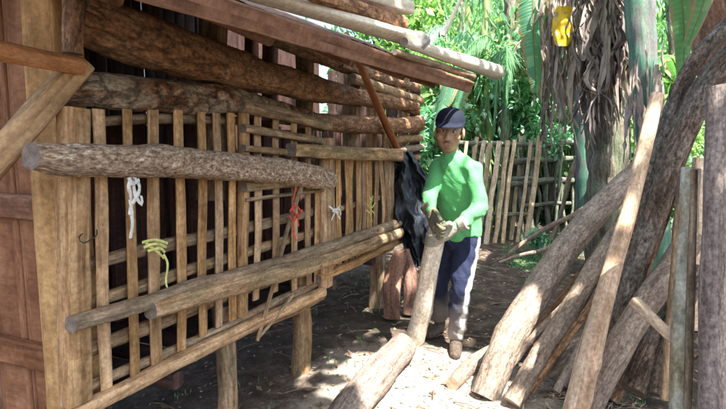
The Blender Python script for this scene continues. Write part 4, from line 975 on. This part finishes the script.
# bushes behind the fences
def bush(label, px, D, rad, z, n, mat, ln=.12, wd=.035, cl=16, group=None):
    c = PD(px, 150, D); base = V((c.x, c.y, gz(c.x, c.y))); t = thing('bush', label, 'bush', tuple(base), group)
    cr = MB(); cc = crown(cr, (c.x, c.y, z), rad, n, ln, wd, cl); st = MB()
    for q in cc[:10]: loft(st, [base, base.lerp(q, .5) + V((0, 0, .1)), q], [.018, .012, .005], n=6, step=.15, amp=.1, cap=False)
    st.build('stems', M['trunk'], t); cr.build('foliage', M[mat], t)
for a in (('mint-leaved shrub climbing over the rail fence, left half', 530, 8.5, (.7, .5, .55), 1.55, 2600, 'lfB', .11, .03, 18), ('bright green shrub over the middle of the rail fence', 575, 8.7, (.7, .5, .6), 1.5, 2400, 'lfA', .11, .03, 18),
          ('lime-leaved shrub behind the slat fence', 490, 9.0, (.7, .5, .6), 1.5, 2200, 'lfC', .12, .035, 16), ('shrub behind the man between shed corner and slat fence', 432, 8.3, (.6, .5, .9), 1.2, 2600, 'lfB', .13, .04, 16),
          ('mint vine tangle hanging left of the yellow leaf', 512, 8.3, (.55, .4, .75), 2.35, 2600, 'lfB', .10, .028, 20), ('leafy tangle hanging between yellow leaf and dead-leaf stem', 578, 8.2, (.5, .4, .7), 2.3, 2200, 'lfB', .10, .028, 18),
          ('lime vine tangle above the man\'s cap, left of the pole end', 446, 8.8, (.6, .4, .9), 2.4, 2600, 'lfC', .11, .03, 20),
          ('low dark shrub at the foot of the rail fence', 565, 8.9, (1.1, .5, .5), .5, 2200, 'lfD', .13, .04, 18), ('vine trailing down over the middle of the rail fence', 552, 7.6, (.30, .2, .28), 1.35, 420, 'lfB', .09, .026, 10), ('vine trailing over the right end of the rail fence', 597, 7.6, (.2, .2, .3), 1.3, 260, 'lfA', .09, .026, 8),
          ('low bush right of the dead-leaf banana stem', 665, 7.4, (.7, .5, .7), 1.3, 2200, 'lfC', .11, .035, 16),
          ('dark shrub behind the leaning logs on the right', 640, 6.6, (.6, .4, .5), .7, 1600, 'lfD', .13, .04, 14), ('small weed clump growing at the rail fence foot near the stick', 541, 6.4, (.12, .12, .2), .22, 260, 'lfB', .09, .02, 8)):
    bush(*a)
def palm(label, px, D, h, nf, ln, mat, seed, dead=0):
    random.seed(seed); c = PD(px, 150, D); c.z = gz(c.x, c.y); t = thing('palm', label, 'palm', tuple(c)); top = c + V((0, 0, h))
    mb = MB(); loft(mb, [c - V((0, 0, .1)), c.lerp(top, .5) + V((.04, 0, 0)), top], [.09, .07, .06], n=14, step=.1, amp=.2, fine=.05); mb.build('trunk', M['trunk'], t)
    for i in range(nf):
        a = 6.28 * i / nf + random.uniform(-.3, .3); o = V((math.cos(a), math.sin(a), 0)); up_ = random.uniform(.1, .9); l_ = ln * random.uniform(.8, 1.2)
        R_ = cat([top, top + o * l_ * .35 + V((0, 0, up_ * .5)), top + o * l_ * .8 + V((0, 0, up_ * .3 - .25)), top + o * l_ * 1.05 + V((0, 0, up_ * .1 - .95))], [0] * 4, [0] * 4, .045)
        mb = MB(); loft(mb, [q[0] for q in R_[::3]], .012, n=5, step=.2, amp=0, cap=False)
        for k_ in range(3, len(R_) - 1):
            p = R_[k_][0]; tg = (R_[k_ + 1][0] - p).normalized(); sd_ = tg.cross(V((0, 0, 1))); f_ = k_ / len(R_)
            for sg in (-1, 1):
                d_ = sd_ * sg * .8 + tg * .7 + V((0, 0, -.5 - random.random() * .7)); leaf_card(mb, p, d_, V((0, 0, 1)), .42 * (1 - .6 * f_ ** 2) * random.uniform(.7, 1.1), .016)
        mb.build('frond', M['palelf' if i < dead else mat], t)
palm('palm with drooping narrow leaflets behind the end of the roof pole', 502, 8.1, 2.5, 11, .95, 'lfA', 51, dead=4)
palm('pale green palm high above the man\'s cap', 452, 9.6, 2.9, 10, 1.2, 'lfB', 52)
palm('palm behind the mint shrub on the rail fence', 560, 9.8, 2.3, 11, 1.2, 'lfC', 53)
palm('palm seen between the dead-leaf stem and the crooked logs', 676, 9.2, 2.2, 11, 1.1, 'lfC', 54)
random.seed(61)
# taller trees beyond
TL = [('leafy tree beyond the shed corner, lime crown', 428, 12, 3.2, (1.6, 1.4, 1.7), 'lfC'), ('broad mint-green tree above the slat fence', 478, 13, 3.6, (1.7, 1.5, 1.8), 'lfB'), ('fresh green tree behind the yellow-leaved banana plant', 545, 12.5, 3.4, (1.6, 1.4, 1.8), 'lfA'),
      ('mint tree behind the dead-leaf banana stem', 600, 13, 3.4, (1.7, 1.5, 1.8), 'lfB'), ('lime tree seen between the green stem and the crooked logs', 668, 12, 3.2, (1.6, 1.4, 1.8), 'lfC'), ('green tree at the far right beyond the log pile', 735, 12.5, 3.4, (1.8, 1.5, 1.8), 'lfA'),
      ('tall mint-green tree rising above the end of the roof', 385, 12.5, 5.0, (2.2, 1.6, 1.8), 'lfB'), ('tall lime tree seen above the roof pole end', 455, 14, 4.8, (2., 1.6, 1.6), 'lfC'),
      ('low lime tree behind the slat fence', 510, 11, 1.9, (1.2, 1., 1.1), 'lfC'), ('low mint tree behind the rail fence', 590, 11, 1.8, (1.2, 1., 1.1), 'lfB'), ('low fresh green tree just past the man\'s head', 455, 10.8, 1.8, (1.1, 1., 1.2), 'lfA')]
for (lab, px, D, h, rad, mt) in TL:
    c = PD(px, 150, D); tree(lab, (c.x, c.y, gz(c.x, c.y)), h, rad, 4200, .20, .055, mt, clusters=34)
# far wood that reads as one mass
mb = MB(); random.seed(5)
for i in range(15000):
    px = random.uniform(330, 860); D = random.uniform(15, 22); c = PD(px, 150, D); z = random.uniform(0, 1) ** 1.1 * (4.2 + 2.4 * noise.noise(V((px * .02, 1, 0))))
    leaf_card(mb, V((c.x, c.y, gz(c.x, c.y) + z)), rv(), V((random.uniform(-.6, .6), random.uniform(-.6, .6), 1)), random.uniform(.3, .6), random.uniform(.1, .18))
far = mb.build('far_woodland', M['lfB']); far['kind'] = 'stuff'; far['label'] = 'bright green woodland filling the distance'

# unseen overhead trees added to filter the sun, gaps shaped into their crowns
random.seed(33)
LIT = [((-.75, 2.85), (.6, .7), 1.), ((-1.02, 3.75), (.42, .42), .97), ((-.45, 3.1), (.3, .45), .85), ((-1.47, 4.1), (.2, 1.7), .93)]  # zones where leaves are left out so sun patches fall there
def keep(p):
    g = p - SUN_TO * (p.z / SUN_TO.z)
    if g.y > 6.2: return False
    for (c, r_, pr) in LIT:
        if ((g.x - c[0]) / r_[0]) ** 2 + ((g.y - c[1]) / r_[1]) ** 2 < 1: return random.random() > pr
    if g.x < -1.45: return True
    return noise.noise(V((g.x * 2.6, g.y * 2.6, 7))) < .5
for i, (bx, by, cx, cy, lab) in enumerate(((3.4, 1.0, 1.9, -.3, 'unseen shade tree added right of the log pile to filter the sun'), (3.3, 3.2, 1.7, 2.0, 'unseen shade tree added just right of the leaning logs to filter the sun'))):
    t = thing('sun_filter_tree', lab, 'tree', (bx, by, 0)); mb = MB(); top = V((cx, cy, 5.2))
    loft(mb, [V((bx, by, -.1)), V((bx - .1, by, 2.2)), V((bx - .5, by, 4.2)), top], [.2, .16, .13, .06], n=16, step=.15, amp=.12)
    cr = MB(); cc = crown(cr, (cx, cy, 5.6), (2.6, 2.2, .6), 5200, .24, .075, 46, cs=.75, keep=keep)
    for q in cc[:30]:
        s = V((bx - .5, by, 4.2)).lerp(top, random.random())
        if all(keep(s.lerp(q, k_ / 9)) for k_ in range(10)): loft(mb, [s, s.lerp(q, .5), q], [.05, .03, .01], n=6, step=.3, amp=.1, cap=False)
    mb.build('trunk', M['trunk'], t); cr.build('crown', M['lfA'], t)

# ------------------------------------------------------------------ ground litter
random.seed(44)
mb = MB()
def gp(x, y, h=.004): return V((x, y, gz(x, y) + h))
for i in range(2600):
    y = 1.0 + 7.5 * random.random() ** 1.2; x = random.uniform(-2.6, 1.4) if random.random() < .7 else random.uniform(-3.5, 3)
    d = rv(); d.z *= .25; leaf_card(mb, gp(x, y, .008), d, V((random.uniform(-.4, .4), random.uniform(-.4, .4), 1)), random.uniform(.02, .075), random.uniform(.006, .018))
o = mb.build('leaf_litter', M['litter']); o['kind'] = 'stuff'; o['label'] = 'brown dead leaves scattered over the earth'
mb = MB()
for i in range(1500):
    if random.random() < .6: x, y = random.gauss(-.35, .5), random.gauss(2.8, .5)
    else: x, y = random.uniform(-2.2, 1), random.uniform(1.5, 7)
    d = rv(); d.z *= .2; leaf_card(mb, gp(x, y, .008), d, V((random.uniform(-.3, .3), random.uniform(-.3, .3), 1)), random.uniform(.012, .05), random.uniform(.003, .009))
for i in range(1500):
    x, y = random.uniform(-.1, .9), random.uniform(1.6, 2.9); d = rv(); d.z *= .15; leaf_card(mb, gp(x, y, .01 + random.random() * .02), d, V((random.uniform(-.3, .3), random.uniform(-.3, .3), 1)), random.uniform(.03, .10), random.uniform(.0015, .004))
o = mb.build('wood_chips', M['chips']); o['kind'] = 'stuff'; o['label'] = 'pale wood chips strewn round the logs'
mb = MB()
for i in range(220):
    x, y = random.uniform(-2.3, 1.2), random.uniform(1.6, 6.8); a = random.random() * 6.28; l_ = random.uniform(.05, .28); dd = V((math.cos(a), math.sin(a), 0)) * l_
    p0, p1 = gp(x, y, .01), gp(x + dd.x, y + dd.y, .012); loft(mb, [p0, p0.lerp(p1, .5) + V((0, 0, .012)), p1], random.uniform(.0015, .005), n=5, step=.05, amp=.1, wob=.01)
o = mb.build('twigs', M['greylog']); o['kind'] = 'stuff'; o['label'] = 'small grey twigs scattered on the ground'
mb = MB()
def tuft(x, y, n, h):
    for k in range(n):
        a = random.random() * 6.28; d = V((math.cos(a) * .5, math.sin(a) * .5, 1)); leaf_card(mb, gp(x + random.gauss(0, .03), y + random.gauss(0, .03), 0), d, V((math.cos(a), math.sin(a), .2)), h * random.uniform(.5, 1.2), .0035)
for i in range(45): tuft(random.uniform(-2.6, -1.1), random.uniform(1.7, 5), 5, .05)
for i in range(160): tuft(random.uniform(-.8, 2), random.uniform(6.4, 8.4), 9, .12)
for i in range(50): tuft(random.uniform(.0, .7), random.uniform(1.9, 3), 6, .06)
o = mb.build('grass', M['lfA']); o['kind'] = 'stuff'; o['label'] = 'short green grass tufts under the pen and along the fence'
# mossy patch
mb = MB(); c = PZ(533, 262, 0)
for i in range(1600):
    a = random.random() * 6.28; r_ = random.random() ** .5; x, y = c.x + math.cos(a) * r_ * .30, c.y + math.sin(a) * r_ * .42
    leaf_card(mb, gp(x, y, 0), V((random.uniform(-.5, .5), random.uniform(-.5, .5), 1)), rv(), .022, .007)
o = mb.build('moss', M['lfA']); o['kind'] = 'stuff'; o['label'] = 'green mossy patch on the dark earth before the fence'
# weed at the lower right
for i, (px, py, lab) in enumerate(((640, 400, 'small green weed at the foot of the front logs'), (722, 398, 'tiny weed sprout beside the grey slab'))):
    b = PD(px, py, 2.25) if i == 0 else PD(706, 404, 1.95); g0 = V((b.x, b.y, gz(b.x, b.y))); mb = MB()
    for k in range(46): a = random.random() * 6.28; q = g0 + V((random.gauss(0, .035), random.gauss(0, .035), random.uniform(.0, .09))); leaf_card(mb, q, V((math.cos(a), math.sin(a), .3)), V((0, 0, 1)), random.uniform(.02, .05), .011)
    for k in range(6): q = g0 + V((random.gauss(0, .03), random.gauss(0, .03), .07)); loft(mb, [g0, q], .0015, n=5, amp=0, cap=False)
    tag(recenter(mb.build('weed', M['lfB'])), lab, 'weed')
